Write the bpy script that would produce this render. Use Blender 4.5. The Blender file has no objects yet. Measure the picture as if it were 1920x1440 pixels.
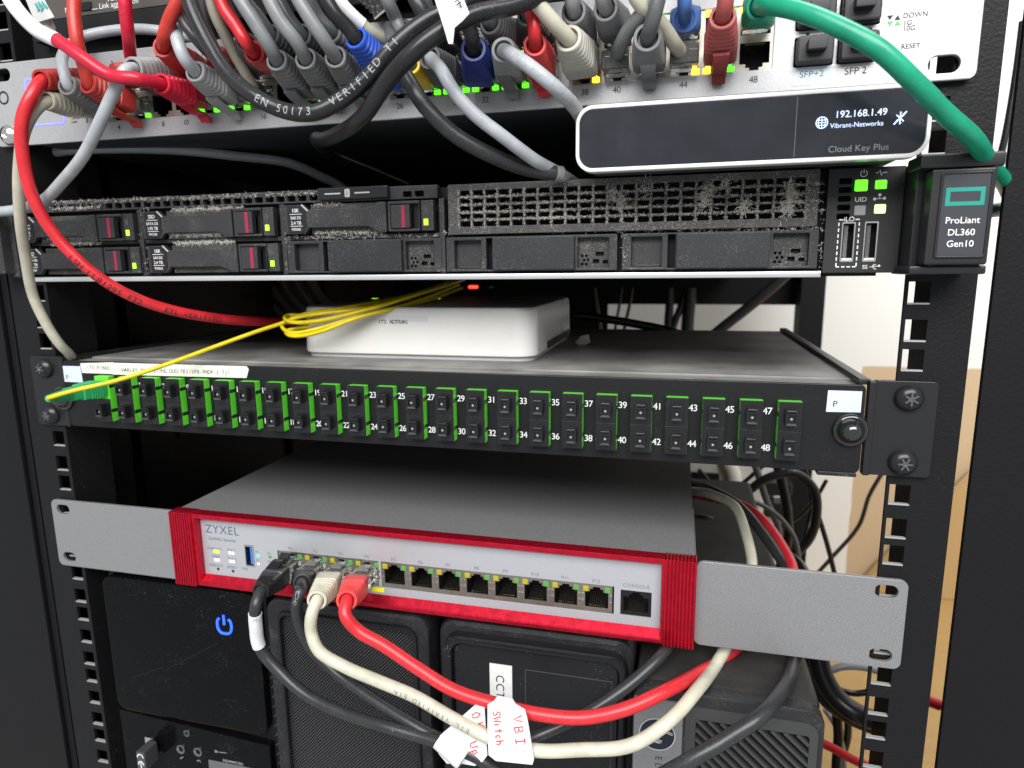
import bpy, bmesh, math, random
from mathutils import Vector, Matrix
random.seed(7)
S = 0.001                       # everything below is written in millimetres
sc = bpy.context.scene
COL = sc.collection

# ------------------------------------------------------------------ camera
CAM = Vector((135.804, -310.938, 86.056))
RT = Vector((0.96930395, 0.24563166, -0.01072061))
UP = Vector((-0.03335655, 0.1745807, 0.9840777))
FW = Vector((-0.24359225, 0.9535128, -0.17741519))
FPX = 1227.54
cd = bpy.data.cameras.new('camera')
cam = bpy.data.objects.new('camera', cd)
COL.objects.link(cam)
cd.sensor_width = 36
cd.lens = 36 * FPX / 1920
cd.clip_start = 0.005
cd.clip_end = 50
cd.dof.use_dof = True
cd.dof.focus_distance = 0.30
cd.dof.aperture_fstop = 13
mw = Matrix((RT, UP, -FW)).transposed().to_4x4()
mw.translation = CAM * S
cam.matrix_world = mw
sc.camera = cam

# ------------------------------------------------------------------ light
w = bpy.data.worlds.new('World')
sc.world = w
w.use_nodes = True
bg = w.node_tree.nodes['Background']
bg.inputs[0].default_value = (0.93, 0.96, 1.0, 1)
bg.inputs[1].default_value = 0.52


def area(name, loc, tgt, sx, sy, power, col=(1, 1, 1)):
    l = bpy.data.lights.new(name, 'AREA')
    l.shape = 'RECTANGLE'
    l.size = sx
    l.size_y = sy
    l.energy = power
    l.color = col
    o = bpy.data.objects.new(name, l)
    COL.objects.link(o)
    o.location = loc
    o.rotation_euler = (Vector(tgt) - Vector(loc)).to_track_quat('-Z', 'Y').to_euler()
    return o


area('ceiling_light', (0.40, -1.8, 1.50), (0.05, 0.0, 0.0), 2.6, 1.3, 112, (1.0, 0.99, 0.975))
area('rear_wall_fill', (0.7, 0.45, 1.9), (0.5, 0.9, -0.2), 0.9, 0.6, 22, (1.0, 0.995, 0.985))  # added fill that brightens the back wall, not a known fixture
vs = sc.view_settings
vs.view_transform = 'Standard'
vs.look = 'None'
vs.exposure = 0.10
vs.gamma = 1.0
vs.use_curve_mapping = False
cy = sc.cycles
cy.max_bounces = 8
cy.transmission_bounces = 6
cy.transparent_max_bounces = 8
cy.diffuse_bounces = 4
cy.glossy_bounces = 3
cy.caustics_reflective = False
cy.caustics_refractive = False
cy.use_denoising = True


# ------------------------------------------------------------------ pixel of the 1920 px photograph -> point on a plane
def ray(u, v):
    return RT * ((u - 960) / FPX) + UP * (-(v - 720) / FPX) + FW


def at(u, v, y=0.0):
    d = ray(u, v)
    return CAM + d * ((y - CAM.y) / d.y)


def atz(u, v, z):
    d = ray(u, v)
    return CAM + d * ((z - CAM.z) / d.z)


# ------------------------------------------------------------------ materials
MATS = {}


def mat(name, col, rough=0.5, metal=0.0, spec=0.5, bump=None, speck=None, var=None, emit=None,
        trans=0.0, alpha=1.0, coat=0.0, ior=1.45):
    """bump=(scale, strength, dist_mm) noise; speck=(scale, threshold, colour) dust specks; var=(scale, amount)"""
    if name in MATS:
        return MATS[name]
    m = bpy.data.materials.new(name)
    m.use_nodes = True
    nt = m.node_tree
    N = nt.nodes
    L = nt.links
    p = N['Principled BSDF']
    c = (col[0], col[1], col[2], 1)
    p.inputs['Base Color'].default_value = c
    p.inputs['Roughness'].default_value = rough
    p.inputs['Metallic'].default_value = metal
    p.inputs['Specular IOR Level'].default_value = spec
    p.inputs['Transmission Weight'].default_value = trans
    p.inputs['Alpha'].default_value = alpha
    p.inputs['Coat Weight'].default_value = coat
    p.inputs['IOR'].default_value = ior
    if emit:
        p.inputs['Emission Color'].default_value = (emit[0], emit[1], emit[2], 1)
        p.inputs['Emission Strength'].default_value = emit[3]
    tc = N.new('ShaderNodeTexCoord')
    src = None
    if var:
        n = N.new('ShaderNodeTexNoise')
        n.inputs['Scale'].default_value = var[0]
        n.inputs['Detail'].default_value = 6
        L.new(tc.outputs['Object'], n.inputs['Vector'])
        r = N.new('ShaderNodeMapRange')
        r.inputs[1].default_value = 0.3
        r.inputs[2].default_value = 0.7
        r.inputs[3].default_value = 1 - var[1]
        r.inputs[4].default_value = 1 + var[1]
        L.new(n.outputs['Fac'], r.inputs[0])
        mx = N.new('ShaderNodeMix')
        mx.data_type = 'RGBA'
        mx.blend_type = 'MULTIPLY'
        mx.inputs[0].default_value = 1
        mx.inputs[6].default_value = c
        L.new(r.outputs[0], mx.inputs[7])
        src = mx.outputs[2]
        r2 = N.new('ShaderNodeMapRange')
        r2.inputs[3].default_value = max(0.03, rough - 0.08)
        r2.inputs[4].default_value = rough + 0.08
        L.new(n.outputs['Fac'], r2.inputs[0])
        L.new(r2.outputs[0], p.inputs['Roughness'])
    if speck:
        n = N.new('ShaderNodeTexNoise')
        n.inputs['Scale'].default_value = speck[0] * 1.7
        n.inputs['Detail'].default_value = 3
        L.new(tc.outputs['Object'], n.inputs['Vector'])
        n2 = N.new('ShaderNodeTexNoise')
        n2.inputs['Scale'].default_value = speck[0] * 0.05
        L.new(tc.outputs['Object'], n2.inputs['Vector'])
        ad = N.new('ShaderNodeMath')
        ad.operation = 'MULTIPLY_ADD'
        ad.inputs[1].default_value = 0.28
        L.new(n2.outputs['Fac'], ad.inputs[0])
        L.new(n.outputs['Fac'], ad.inputs[2])
        r = N.new('ShaderNodeMapRange')
        r.inputs[1].default_value = speck[1] + 0.165
        r.inputs[2].default_value = speck[1] + 0.33
        L.new(ad.outputs[0], r.inputs[0])
        mx = N.new('ShaderNodeMix')
        mx.data_type = 'RGBA'
        L.new(r.outputs[0], mx.inputs[0])
        if src:
            L.new(src, mx.inputs[6])
        else:
            mx.inputs[6].default_value = c
        mx.inputs[7].default_value = (*speck[2], 1)
        src = mx.outputs[2]
    if src:
        L.new(src, p.inputs['Base Color'])
    if bump:
        n = N.new('ShaderNodeTexNoise')
        n.inputs['Scale'].default_value = bump[0]
        n.inputs['Detail'].default_value = 3
        L.new(tc.outputs['Object'], n.inputs['Vector'])
        b = N.new('ShaderNodeBump')
        b.inputs['Strength'].default_value = bump[1]
        b.inputs['Distance'].default_value = bump[2] * S
        L.new(n.outputs['Fac'], b.inputs['Height'])
        L.new(b.outputs[0], p.inputs['Normal'])
    MATS[name] = m
    return m


DUST = (0.34, 0.33, 0.30)
rail_black = mat('rail_powder_coat', (0.010, 0.010, 0.011), 0.42, spec=.18, bump=(700, 0.5, 0.5), speck=(900, 0.66, (0.2, 0.2, 0.2)))
frame_black = mat('frame_leather_coat', (0.009, 0.009, 0.010), 0.47, spec=.16, bump=(600, 0.4, 0.5))
dark_in = mat('dark_interior', (0.008, 0.008, 0.009), 0.55, spec=.25, speck=(700, 0.68, (0.08, 0.08, 0.08)))
black_satin = mat('black_satin', (0.008, 0.008, 0.009), 0.42, spec=.35, speck=(1300, 0.66, DUST), bump=(2500, 0.1, 0.1))
black_gloss = mat('black_gloss', (0.003, 0.003, 0.004), 0.14, spec=.14, speck=(1100, 0.675, (0.3, 0.3, 0.3)), coat=0.0)
black_plas = mat('black_plastic', (0.012, 0.012, 0.014), 0.35)
cap_plas = mat('cap_plastic', (0.010, 0.010, 0.011), 0.22, spec=0.6)
server_plas = mat('server_plastic', (0.024, 0.024, 0.026), 0.45, speck=(1500, 0.585, (0.26, 0.25, 0.23)), bump=(3200, 0.25, 0.15))
server_blank = mat('blank_plastic', (0.016, 0.017, 0.020), 0.42, speck=(1300, 0.555, (0.10, 0.105, 0.12)), bump=(3000, 0.4, 0.2))
dusty_black = mat('dusty_black', (0.03, 0.03, 0.03), 0.6, speck=(1400, 0.52, (0.22, 0.21, 0.19)))
tray_top_m = mat('tray_dusty_top', (0.20, 0.195, 0.185), 0.42, var=(26, 0.5), speck=(2400, 0.58, (0.20, 0.195, 0.18)))
pc_dust = mat('pc_dusty_plastic', (0.013, 0.013, 0.015), 0.45, spec=.35, speck=(1700, 0.58, (0.16, 0.16, 0.16)), bump=(3000, 0.3, 0.15))
pc_panel = mat('pc_panel_plastic', (0.010, 0.010, 0.012), 0.30, spec=.35, speck=(900, 0.665, (0.35, 0.35, 0.35)), bump=(3500, 0.12, 0.1))
silver = mat('switch_silver', (0.44, 0.44, 0.45), 0.46, metal=0.55, var=(1700, 0.14), bump=(2200, 0.25, 0.12))
grey_paint = mat('firewall_grey', (0.27, 0.27, 0.275), 0.40, metal=0.45, var=(1700, 0.20), bump=(2200, 0.3, 0.12))
face_silver = mat('firewall_face', (0.50, 0.51, 0.54), 0.40, metal=0.5, var=(2600, 0.05))
red_anod = mat('red_anodised', (0.58, 0.012, 0.035), 0.27, metal=0.75, spec=0.6, var=(260, 0.12))
dark_shell = mat('switch_underside', (0.070, 0.075, 0.080), 0.5, metal=0.4, var=(500, 0.1))
port_metal = mat('port_metal', (0.42, 0.39, 0.34), 0.38, metal=1.0, var=(150, 0.10))
port_black = mat('port_black', (0.008, 0.008, 0.009), 0.35)
gold = mat('contact_gold', (0.8, 0.72, 0.5), 0.25, metal=1.0)
chrome = mat('chrome', (0.75, 0.73, 0.70), 0.18, metal=1.0)
white_plas = mat('white_plastic', (0.74, 0.73, 0.70), 0.30, var=(60, 0.03))
trim_white = mat('trim_white', (0.62, 0.62, 0.61), 0.3)
trim_alu = mat('trim_aluminium', (0.62, 0.63, 0.64), 0.32, metal=0.6)
paper = mat('paper_label', (0.64, 0.64, 0.63), 0.6, var=(300, 0.05))
paper_blue = mat('paper_blue', (0.52, 0.58, 0.68), 0.5, var=(300, 0.05))
paper_warm = mat('paper_warm', (0.66, 0.65, 0.58), 0.45, var=(300, 0.06))
clear_label = mat('label_tape', (0.64, 0.64, 0.66), 0.35)
ink = mat('ink_black', (0.012, 0.012, 0.014), 0.6)
ink_grey = mat('ink_grey', (0.16, 0.18, 0.21), 0.6)
ink_white = mat('ink_white', (0.78, 0.78, 0.78), 0.5)
ink_dim = mat('ink_dim', (0.17, 0.18, 0.19), 0.5)
ink_red = mat('ink_red', (0.55, 0.04, 0.05), 0.6)
ink_blue = mat('ink_blue', (0.08, 0.09, 0.35), 0.6)
ink_print = mat('ink_print', (0.30, 0.31, 0.32), 0.5)
ink_light = mat('ink_light', (0.45, 0.47, 0.48), 0.5)
lime = mat('adapter_green', (0.11, 0.62, 0.035), 0.35)
sc_green = mat('connector_green', (0.03, 0.36, 0.12), 0.35)
glass_dark = mat('dark_glass', (0.016, 0.018, 0.023), 0.15, spec=0.5, var=(60, 0.14))
knob_mat = mat('knob_smoked', (0.012, 0.012, 0.014), 0.06, spec=0.9, coat=0.5)
clear = mat('clear_plug', (0.90, 0.91, 0.88), 0.06, trans=0.92, ior=1.42)
hpe_green = mat('badge_green', (0.012, 0.25, 0.20), 0.4)
dust_m = mat('dust_fluff', (0.52, 0.50, 0.44), 0.95, spec=0.1)
red_strip = mat('latch_red', (0.30, 0.02, 0.05), 0.35)
gun = mat('latch_gun', (0.05, 0.05, 0.055), 0.35, metal=0.5, speck=(1500, 0.62, DUST))
led_green = mat('led_green', (0.1, 0.6, 0.05), 0.3, emit=(0.09, 1.0, 0.01, 2.2))
led_lime = mat('led_lime', (0.3, 0.6, 0.05), 0.3, emit=(0.42, 1.0, 0.01, 1.3))
led_amber = mat('led_amber', (0.7, 0.4, 0.02), 0.3, emit=(1.0, 0.42, 0.01, 9.0))
led_off_y = mat('led_window_yellow', (0.36, 0.32, 0.02), 0.25)
led_off_g = mat('led_window_green', (0.09, 0.28, 0.07), 0.25)
led_white = mat('led_window_white', (0.75, 0.78, 0.82), 0.25)
led_whit2 = mat('led_green_white', (0.7, 0.9, 0.6), 0.3, emit=(0.45, 1.0, 0.25, 1.2))
led_red = mat('led_red', (0.6, 0.02, 0.01), 0.3, emit=(1.0, 0.04, 0.02, 4.0))
led_cyan = mat('led_cyan', (0.1, 0.5, 0.7), 0.3, emit=(0.1, 0.6, 0.9, 0.9))
led_blue = mat('led_blue', (0.02, 0.08, 0.9), 0.3, emit=(0.012, 0.06, 1.0, 3.2))
lcd_blue = mat('lcd_blue', (0.2, 0.2, 0.9), 0.3, emit=(0.18, 0.20, 1.0, 1.1))
oled = mat('oled_text', (0.5, 0.6, 0.9), 0.3, emit=(0.55, 0.70, 1.0, 0.75))
usb_blue = mat('usb_blue', (0.03, 0.15, 0.5), 0.4)
yellow_lab = mat('yellow_sticker', (0.85, 0.78, 0.01), 0.5)
plaster_wood = None


def pvc(name, col, rough=0.33):
    return mat('pvc_' + name, col, rough, var=(140, 0.13), bump=(600, 0.10, 0.15), speck=(800, 0.63, tuple(0.6 * c + 0.16 for c in col)))


C_RED = pvc('red', (0.56, 0.022, 0.030))
C_CRIM = pvc('crimson', (0.50, 0.010, 0.035))
C_ORED = pvc('orange_red', (0.46, 0.035, 0.025))
C_BOOTRED = pvc('boot_red', (0.40, 0.035, 0.028), 0.42)
C_PINK = pvc('dusky_red', (0.36, 0.075, 0.070), 0.42)
C_CORAL = pvc('coral', (0.68, 0.060, 0.060), 0.42)
C_GREY = pvc('grey', (0.185, 0.195, 0.200))
C_DGREY = pvc('dark_grey', (0.085, 0.088, 0.092))
C_LGREY = pvc('light_grey', (0.36, 0.385, 0.41))
C_BOOTG = pvc('boot_grey', (0.155, 0.155, 0.158), 0.45)
C_BOOTL = pvc('boot_light_grey', (0.28, 0.28, 0.285), 0.45)
C_BOOTD = pvc('boot_dark', (0.070, 0.070, 0.074), 0.45)
C_BEIGE = pvc('beige', (0.40, 0.375, 0.30))
C_CREAM = pvc('cream', (0.50, 0.48, 0.38))
C_CREAMD = pvc('cream_boot', (0.47, 0.45, 0.39), 0.45)
C_BLACK = pvc('black', (0.014, 0.014, 0.016), 0.30)
C_BLACK2 = pvc('worn_black', (0.026, 0.027, 0.030), 0.34)
C_BLUE = pvc('blue', (0.020, 0.085, 0.50), 0.36)
C_NAVY = pvc('navy', (0.012, 0.028, 0.19), 0.38)
C_SKY = pvc('sky_blue', (0.060, 0.15, 0.42), 0.42)
C_YEL = pvc('yellow', (0.62, 0.44, 0.020), 0.4)
C_FIB = pvc('fibre_yellow', (0.64, 0.50, 0.008), 0.30)
C_GREEN = pvc('green', (0.008, 0.27, 0.155), 0.30)
C_WHITE = pvc('white_tape', (0.72, 0.72, 0.74), 0.45)


# ------------------------------------------------------------------ mesh helpers
def root_of(o):
    while o.parent:
        o = o.parent
    return o


def rr(x0, x1, z0, z1, r, n=5):
    """rounded rectangle outline"""
    if r <= 0:
        return [(x0, z0), (x1, z0), (x1, z1), (x0, z1)]
    o = []
    for cx, cz, a in ((x1 - r, z0 + r, -90), (x1 - r, z1 - r, 0), (x0 + r, z1 - r, 90), (x0 + r, z0 + r, 180)):
        for i in range(n + 1):
            t = math.radians(a + 90 * i / n)
            o.append((cx + r * math.cos(t), cz + r * math.sin(t)))
    return o


TEXTC = {}


def text_geo(s, h, spacing=1.0, bold=0.0, align='LEFT'):
    k = (s, h, spacing, bold, align)
    if k not in TEXTC:
        c = bpy.data.curves.new('glyphs', 'FONT')
        c.body = s
        c.size = h / 0.70
        c.align_x = align
        c.space_character = spacing
        c.offset = bold
        c.resolution_u = 4
        c.fill_mode = 'FRONT'
        o = bpy.data.objects.new('glyphs', c)
        me = bpy.data.meshes.new_from_object(o)
        TEXTC[k] = ([tuple(v.co) for v in me.vertices], [tuple(q.vertices) for q in me.polygons])
        bpy.data.objects.remove(o)
        bpy.data.curves.remove(c)
        bpy.data.meshes.remove(me)
    return TEXTC[k]


FINE = {}


def fine_text(s, h, align='LEFT'):
    k = (s, h, align)
    if k not in FINE:
        vs, fs = text_geo(s, h, 1.0, 0.0, align)
        bm = bmesh.new()
        bv = [bm.verts.new((q[0], q[1], 0)) for q in vs]
        for f in fs:
            try:
                bm.faces.new([bv[i] for i in f])
            except ValueError:
                pass
        for _ in range(3):
            bmesh.ops.triangulate(bm, faces=list(bm.faces))
            lg = [e for e in bm.edges if e.calc_length() > 0.55]
            if not lg:
                break
            bmesh.ops.subdivide_edges(bm, edges=lg, cuts=1)
        bm.verts.index_update()
        FINE[k] = ([tuple(q.co) for q in bm.verts], [tuple(q.index for q in f.verts) for f in bm.faces])
        bm.free()
    return FINE[k]


class MB:
    def __init__(self):
        self.v, self.f, self.mi = [], [], []

    def add(self, vs, fs, mi=0, M=None):
        b = len(self.v)
        if M is not None:
            vs = [M @ Vector(q) for q in vs]
        self.v += [tuple(q) for q in vs]
        self.f += [tuple(i + b for i in q) for q in fs]
        self.mi += [mi] * len(fs)
        return self

    def box(self, x0, x1, y0, y1, z0, z1, b=0.0, mi=0, seg=2, M=None):
        if b <= 0:
            vs = [(x, y, z) for x in (x0, x1) for y in (y0, y1) for z in (z0, z1)]
            fs = [(0, 1, 3, 2), (4, 6, 7, 5), (0, 4, 5, 1), (2, 3, 7, 6), (0, 2, 6, 4), (1, 5, 7, 3)]
            return self.add(vs, fs, mi, M)
        bm = bmesh.new()
        bmesh.ops.create_cube(bm, size=1)
        for q in bm.verts:
            q.co = ((x0 + x1) / 2 + q.co.x * (x1 - x0), (y0 + y1) / 2 + q.co.y * (y1 - y0), (z0 + z1) / 2 + q.co.z * (z1 - z0))
        bmesh.ops.bevel(bm, geom=list(bm.edges), offset=b, segments=seg, affect='EDGES', profile=0.5)
        bm.verts.index_update()
        self.add([q.co[:] for q in bm.verts], [[q.index for q in f.verts] for f in bm.faces], mi, M)
        bm.free()
        return self

    def plate(self, outer, holes, y0, y1, bev=0.0, mi=0, M=None):
        """outlines in x,z, filled, solid between y0 and y1"""
        c = bpy.data.curves.new('outline', 'CURVE')
        c.dimensions = '2D'
        c.fill_mode = 'BOTH'
        c.extrude = max(0.001, abs(y1 - y0) / 2 - bev)
        c.bevel_depth = bev
        c.bevel_resolution = 1
        c.offset = -bev
        for o in [outer] + list(holes):
            s = c.splines.new('POLY')
            s.points.add(len(o) - 1)
            for q, (a, b_) in zip(s.points, o):
                q.co = (a, b_, 0, 1)
            s.use_cyclic_u = True
        o = bpy.data.objects.new('outline', c)
        me = bpy.data.meshes.new_from_object(o)
        yc = (y0 + y1) / 2
        self.add([(q.co.x, yc - q.co.z, q.co.y) for q in me.vertices], [tuple(q.vertices) for q in me.polygons], mi, M)
        bpy.data.objects.remove(o)
        bpy.data.curves.remove(c)
        bpy.data.meshes.remove(me)
        return self

    def text(self, s, o, h, u=(1, 0, 0), v=(0, 0, 1), spacing=1.0, bold=0.0, align='LEFT', mi=0):
        vs, fs = text_geo(s, h, spacing, bold, align)
        o, u, v = Vector(o), Vector(u), Vector(v)
        return self.add([o + u * q[0] + v * q[1] for q in vs], fs, mi)

    def mono(self, s, o, h, pitch, u=(1, 0, 0), v=(0, 0, 1), mi=0, bold=0.0):
        o, u = Vector(o), Vector(u)
        pitch *= u.length
        u = u.normalized()
        for i, ch in enumerate(s):
            if ch != ' ':
                self.text(ch, o + u * (i * pitch + pitch / 2), h, u, v, align='CENTER', mi=mi, bold=bold)
        return self

    def stroke(self, pts, wd, n=(0, -1, 0), mi=0):
        """flat ribbon through 3-D points, facing n"""
        n = Vector(n)
        pts = [Vector(q) for q in pts]
        vs = []
        for i, q in enumerate(pts):
            t = (pts[min(i + 1, len(pts) - 1)] - pts[max(i - 1, 0)])
            s = t.cross(n).normalized() * wd / 2
            vs += [q + s, q - s]
        fs = [(2 * i, 2 * i + 1, 2 * i + 3, 2 * i + 2) for i in range(len(pts) - 1)]
        return self.add(vs, fs, mi)

    def disc(self, c, r, n=(0, -1, 0), seg=20, mi=0, r0=0.0):
        n = Vector(n).normalized()
        a = n.orthogonal().normalized()
        b = n.cross(a)
        c = Vector(c)
        ring = [c + (a * math.cos(2 * math.pi * i / seg) + b * math.sin(2 * math.pi * i / seg)) * r for i in range(seg)]
        if r0 <= 0:
            return self.add(ring, [tuple(range(seg))], mi)
        ring += [c + (q - c) * (r0 / r) for q in ring]
        return self.add(ring, [(i, (i + 1) % seg, seg + (i + 1) % seg, seg + i) for i in range(seg)], mi)

    def lathe(self, c, axis, prof, seg=24, mi=0):
        """prof = [(radius, distance along axis)]"""
        n = Vector(axis).normalized()
        a = n.orthogonal().normalized()
        b = n.cross(a)
        c = Vector(c)
        vs, fs = [], []
        for r, d in prof:
            for i in range(seg):
                t = 2 * math.pi * i / seg
                vs.append(c + n * d + (a * math.cos(t) + b * math.sin(t)) * max(r, 0.001))
        for k in range(len(prof) - 1):
            for i in range(seg):
                j = (i + 1) % seg
                fs.append((k * seg + i, k * seg + j, (k + 1) * seg + j, (k + 1) * seg + i))
        fs.append(tuple(range(seg))[::-1])
        fs.append(tuple((len(prof) - 1) * seg + i for i in range(seg)))
        return self.add(vs, fs, mi)

    def loft(self, secs, mi=0, close=True):
        n = len(secs[0])
        vs = [q for s in secs for q in s]
        fs = []
        for k in range(len(secs) - 1):
            for i in range(n):
                j = (i + 1) % n
                fs.append((k * n + i, k * n + j, (k + 1) * n + j, (k + 1) * n + i))
        if close:
            fs.append(tuple(range(n))[::-1])
            fs.append(tuple((len(secs) - 1) * n + i for i in range(n)))
        return self.add(vs, fs, mi)

    def tube(self, path, r, seg=14, mi=0, caps=True):
        fr = frames(path)
        secs = []
        for (c, t, a, b) in fr:
            secs.append([c + (a * math.cos(2 * math.pi * i / seg) + b * math.sin(2 * math.pi * i / seg)) * r for i in range(seg)])
        return self.loft(secs, mi, caps)

    def build(self, name, mats, parent=None, angle=38):
        me = bpy.data.meshes.new(name)
        off = Vector((0, 0, 0)) if parent is None else root_of(parent).location / S
        me.from_pydata([((q[0] - off.x) * S, (q[1] - off.y) * S, (q[2] - off.z) * S) for q in self.v], [], self.f)
        if not isinstance(mats, (list, tuple)):
            mats = [mats]
        for m in mats:
            me.materials.append(m)
        if len(mats) > 1:
            me.polygons.foreach_set('material_index', self.mi)
        bm = bmesh.new()
        bm.from_mesh(me)
        bmesh.ops.remove_doubles(bm, verts=bm.verts, dist=1e-7)
        bmesh.ops.recalc_face_normals(bm, faces=bm.faces)
        bm.to_mesh(me)
        bm.free()
        me.polygons.foreach_set('use_smooth', [True] * len(me.polygons))
        me.set_sharp_from_angle(angle=math.radians(angle))
        o = bpy.data.objects.new(name, me)
        COL.objects.link(o)
        wn = o.modifiers.new('even_shading', 'WEIGHTED_NORMAL')
        wn.keep_sharp = True
        wn.weight = 80
        if parent is not None:
            o.parent = parent
        return o


def catmull(pts, n=8):
    P = [Vector(q) for q in pts]
    if len(P) < 3:
        return [P[0].lerp(P[-1], i / n) for i in range(n + 1)]
    P = [P[0] * 2 - P[1]] + P + [P[-1] * 2 - P[-2]]
    out = []
    for i in range(1, len(P) - 2):
        p0, p1, p2, p3 = P[i - 1:i + 3]
        t0 = 0
        t1 = t0 + max((p1 - p0).length, 1e-3) ** 0.5
        t2 = t1 + max((p2 - p1).length, 1e-3) ** 0.5
        t3 = t2 + max((p3 - p2).length, 1e-3) ** 0.5
        for k in range(n):
            t = t1 + (t2 - t1) * k / n
            a1 = p0 * ((t1 - t) / (t1 - t0)) + p1 * ((t - t0) / (t1 - t0))
            a2 = p1 * ((t2 - t) / (t2 - t1)) + p2 * ((t - t1) / (t2 - t1))
            a3 = p2 * ((t3 - t) / (t3 - t2)) + p3 * ((t - t2) / (t3 - t2))
            b1 = a1 * ((t2 - t) / (t2 - t0)) + a2 * ((t - t0) / (t2 - t0))
            b2 = a2 * ((t3 - t) / (t3 - t1)) + a3 * ((t - t1) / (t3 - t1))
            out.append(b1 * ((t2 - t) / (t2 - t1)) + b2 * ((t - t1) / (t2 - t1)))
    out.append(P[-2])
    return out


def frames(path):
    T = []
    for i in range(len(path)):
        T.append((path[min(i + 1, len(path) - 1)] - path[max(i - 1, 0)]).normalized())
    a = T[0].orthogonal().normalized()
    out = []
    for c, t in zip(path, T):
        a = (a - t * a.dot(t))
        a = a.normalized() if a.length > 1e-6 else t.orthogonal().normalized()
        out.append((c, t, a, t.cross(a)))
    return out


def tube_text(mb, path, r, s, s0, h, flip=False, pitch=None, side=0.0, mi=0, skip=0):
    """lettering wrapped on a cable, starting s0 mm along it, on the side that faces the front of the rack"""
    L = [0.0]
    for i in range(1, len(path)):
        L.append(L[-1] + (path[i] - path[i - 1]).length)
    geo = []
    if pitch:
        for i, ch in enumerate(s):
            if ch != ' ':
                vs, fs = fine_text(ch, h, 'CENTER')
                geo.append(([(q[0] + i * pitch, q[1]) for q in vs], fs))
    else:
        geo.append(fine_text(s, h))
    face = Vector((0.1, -1, 0.05)).normalized()
    for vs, fs in geo:
        out = []
        for x, y, *_ in vs:
            d = s0 + (-x if flip else x)
            d = min(max(d, 0), L[-1] - 1e-3)
            k = max(i for i in range(len(L)) if L[i] <= d)
            k = min(k, len(path) - 2)
            f = (d - L[k]) / (L[k + 1] - L[k])
            c = path[k].lerp(path[k + 1], f)
            t = (path[k + 1] - path[k]).normalized()
            n = (face - t * face.dot(t)).normalized()
            bvec = n.cross(t) if not flip else t.cross(n)
            a = (y - h / 2) / r + side
            out.append(c + (n * math.cos(a) + bvec * math.sin(a)) * (r + 0.10))
        mb.add(out, fs, mi)


def tag(o, label=None, cat=None, group=None, kind=None):
    if label:
        o['label'] = label
    if cat:
        o['category'] = cat
    if group:
        o['group'] = group
    if kind:
        o['kind'] = kind
    return o


def thing(name, loc, label, cat, group=None):
    o = bpy.data.objects.new(name, None)
    o.empty_display_size = 0.01
    o.location = Vector(loc) * S
    COL.objects.link(o)
    return tag(o, label, cat, group)


def inst(src, parent, off):
    """copy of a part, moved by off millimetres"""
    o = src.copy()
    COL.objects.link(o)
    o.parent = parent
    o.location = src.location + Vector(off) * S
    return o


def one(name, mb, m, label, cat, group=None, kind=None):
    """a thing that is one mesh: origin moved to its own centre"""
    o = mb.build(name, m)
    if kind:
        o['kind'] = kind
        if label:
            o['label'] = label
        return o
    c = sum((v.co for v in o.data.vertices), Vector()) / len(o.data.vertices)
    for v in o.data.vertices:
        v.co -= c
    o.location = c
    return tag(o, label, cat, group)


# ------------------------------------------------------------------ setting
def wall_mat():
    m = mat('painted_wall', (0.80, 0.80, 0.77), 0.7, bump=(60, 0.08, 1))
    nt = m.node_tree
    N, L = nt.nodes, nt.links
    tc = N.new('ShaderNodeTexCoord')
    nz = N.new('ShaderNodeTexNoise')
    nz.inputs['Scale'].default_value = 22
    nz.inputs['Detail'].default_value = 4
    L.new(tc.outputs['Object'], nz.inputs['Vector'])
    sp = N.new('ShaderNodeSeparateXYZ')
    L.new(tc.outputs['Object'], sp.inputs[0])

    def math_(op, a, b):
        q = N.new('ShaderNodeMath')
        q.operation = op
        for i, s in enumerate((a, b)):
            if isinstance(s, (int, float)):
                q.inputs[i].default_value = s
            else:
                L.new(s, q.inputs[i])
        return q.outputs[0]
    jit = math_('MULTIPLY', math_('SUBTRACT', nz.outputs['Fac'], 0.5), 0.008)
    gx = math_('GREATER_THAN', math_('ADD', sp.outputs[0], jit), 0.441)
    gz = math_('LESS_THAN', math_('ADD', sp.outputs[2], jit), -0.088)
    msk = math_('MULTIPLY', gx, gz)
    mx = N.new('ShaderNodeMix')
    mx.data_type = 'RGBA'
    L.new(msk, mx.inputs[0])
    mx.inputs[6].default_value = (0.80, 0.80, 0.77, 1)
    mx.inputs[7].default_value = (0.58, 0.44, 0.28, 1)
    L.new(mx.outputs[2], N['Principled BSDF'].inputs['Base Color'])
    return m


def wood_mat(name, c1, c2, sc_=(2, 30, 30)):
    m = mat(name, c1, 0.42)
    nt = m.node_tree
    N, L = nt.nodes, nt.links
    tc = N.new('ShaderNodeTexCoord')
    mp = N.new('ShaderNodeMapping')
    mp.inputs['Scale'].default_value = sc_
    mp.inputs['Rotation'].default_value = (0, 0, 0.6)
    L.new(tc.outputs['Object'], mp.inputs[0])
    nz = N.new('ShaderNodeTexNoise')
    nz.inputs['Scale'].default_value = 3
    nz.inputs['Detail'].default_value = 8
    L.new(mp.outputs[0], nz.inputs['Vector'])
    mx = N.new('ShaderNodeMix')
    mx.data_type = 'RGBA'
    L.new(nz.outputs['Fac'], mx.inputs[0])
    mx.inputs[6].default_value = (*c1, 1)
    mx.inputs[7].default_value = (*c2, 1)
    L.new(mx.outputs[2], N['Principled BSDF'].inputs['Base Color'])
    return m


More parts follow.
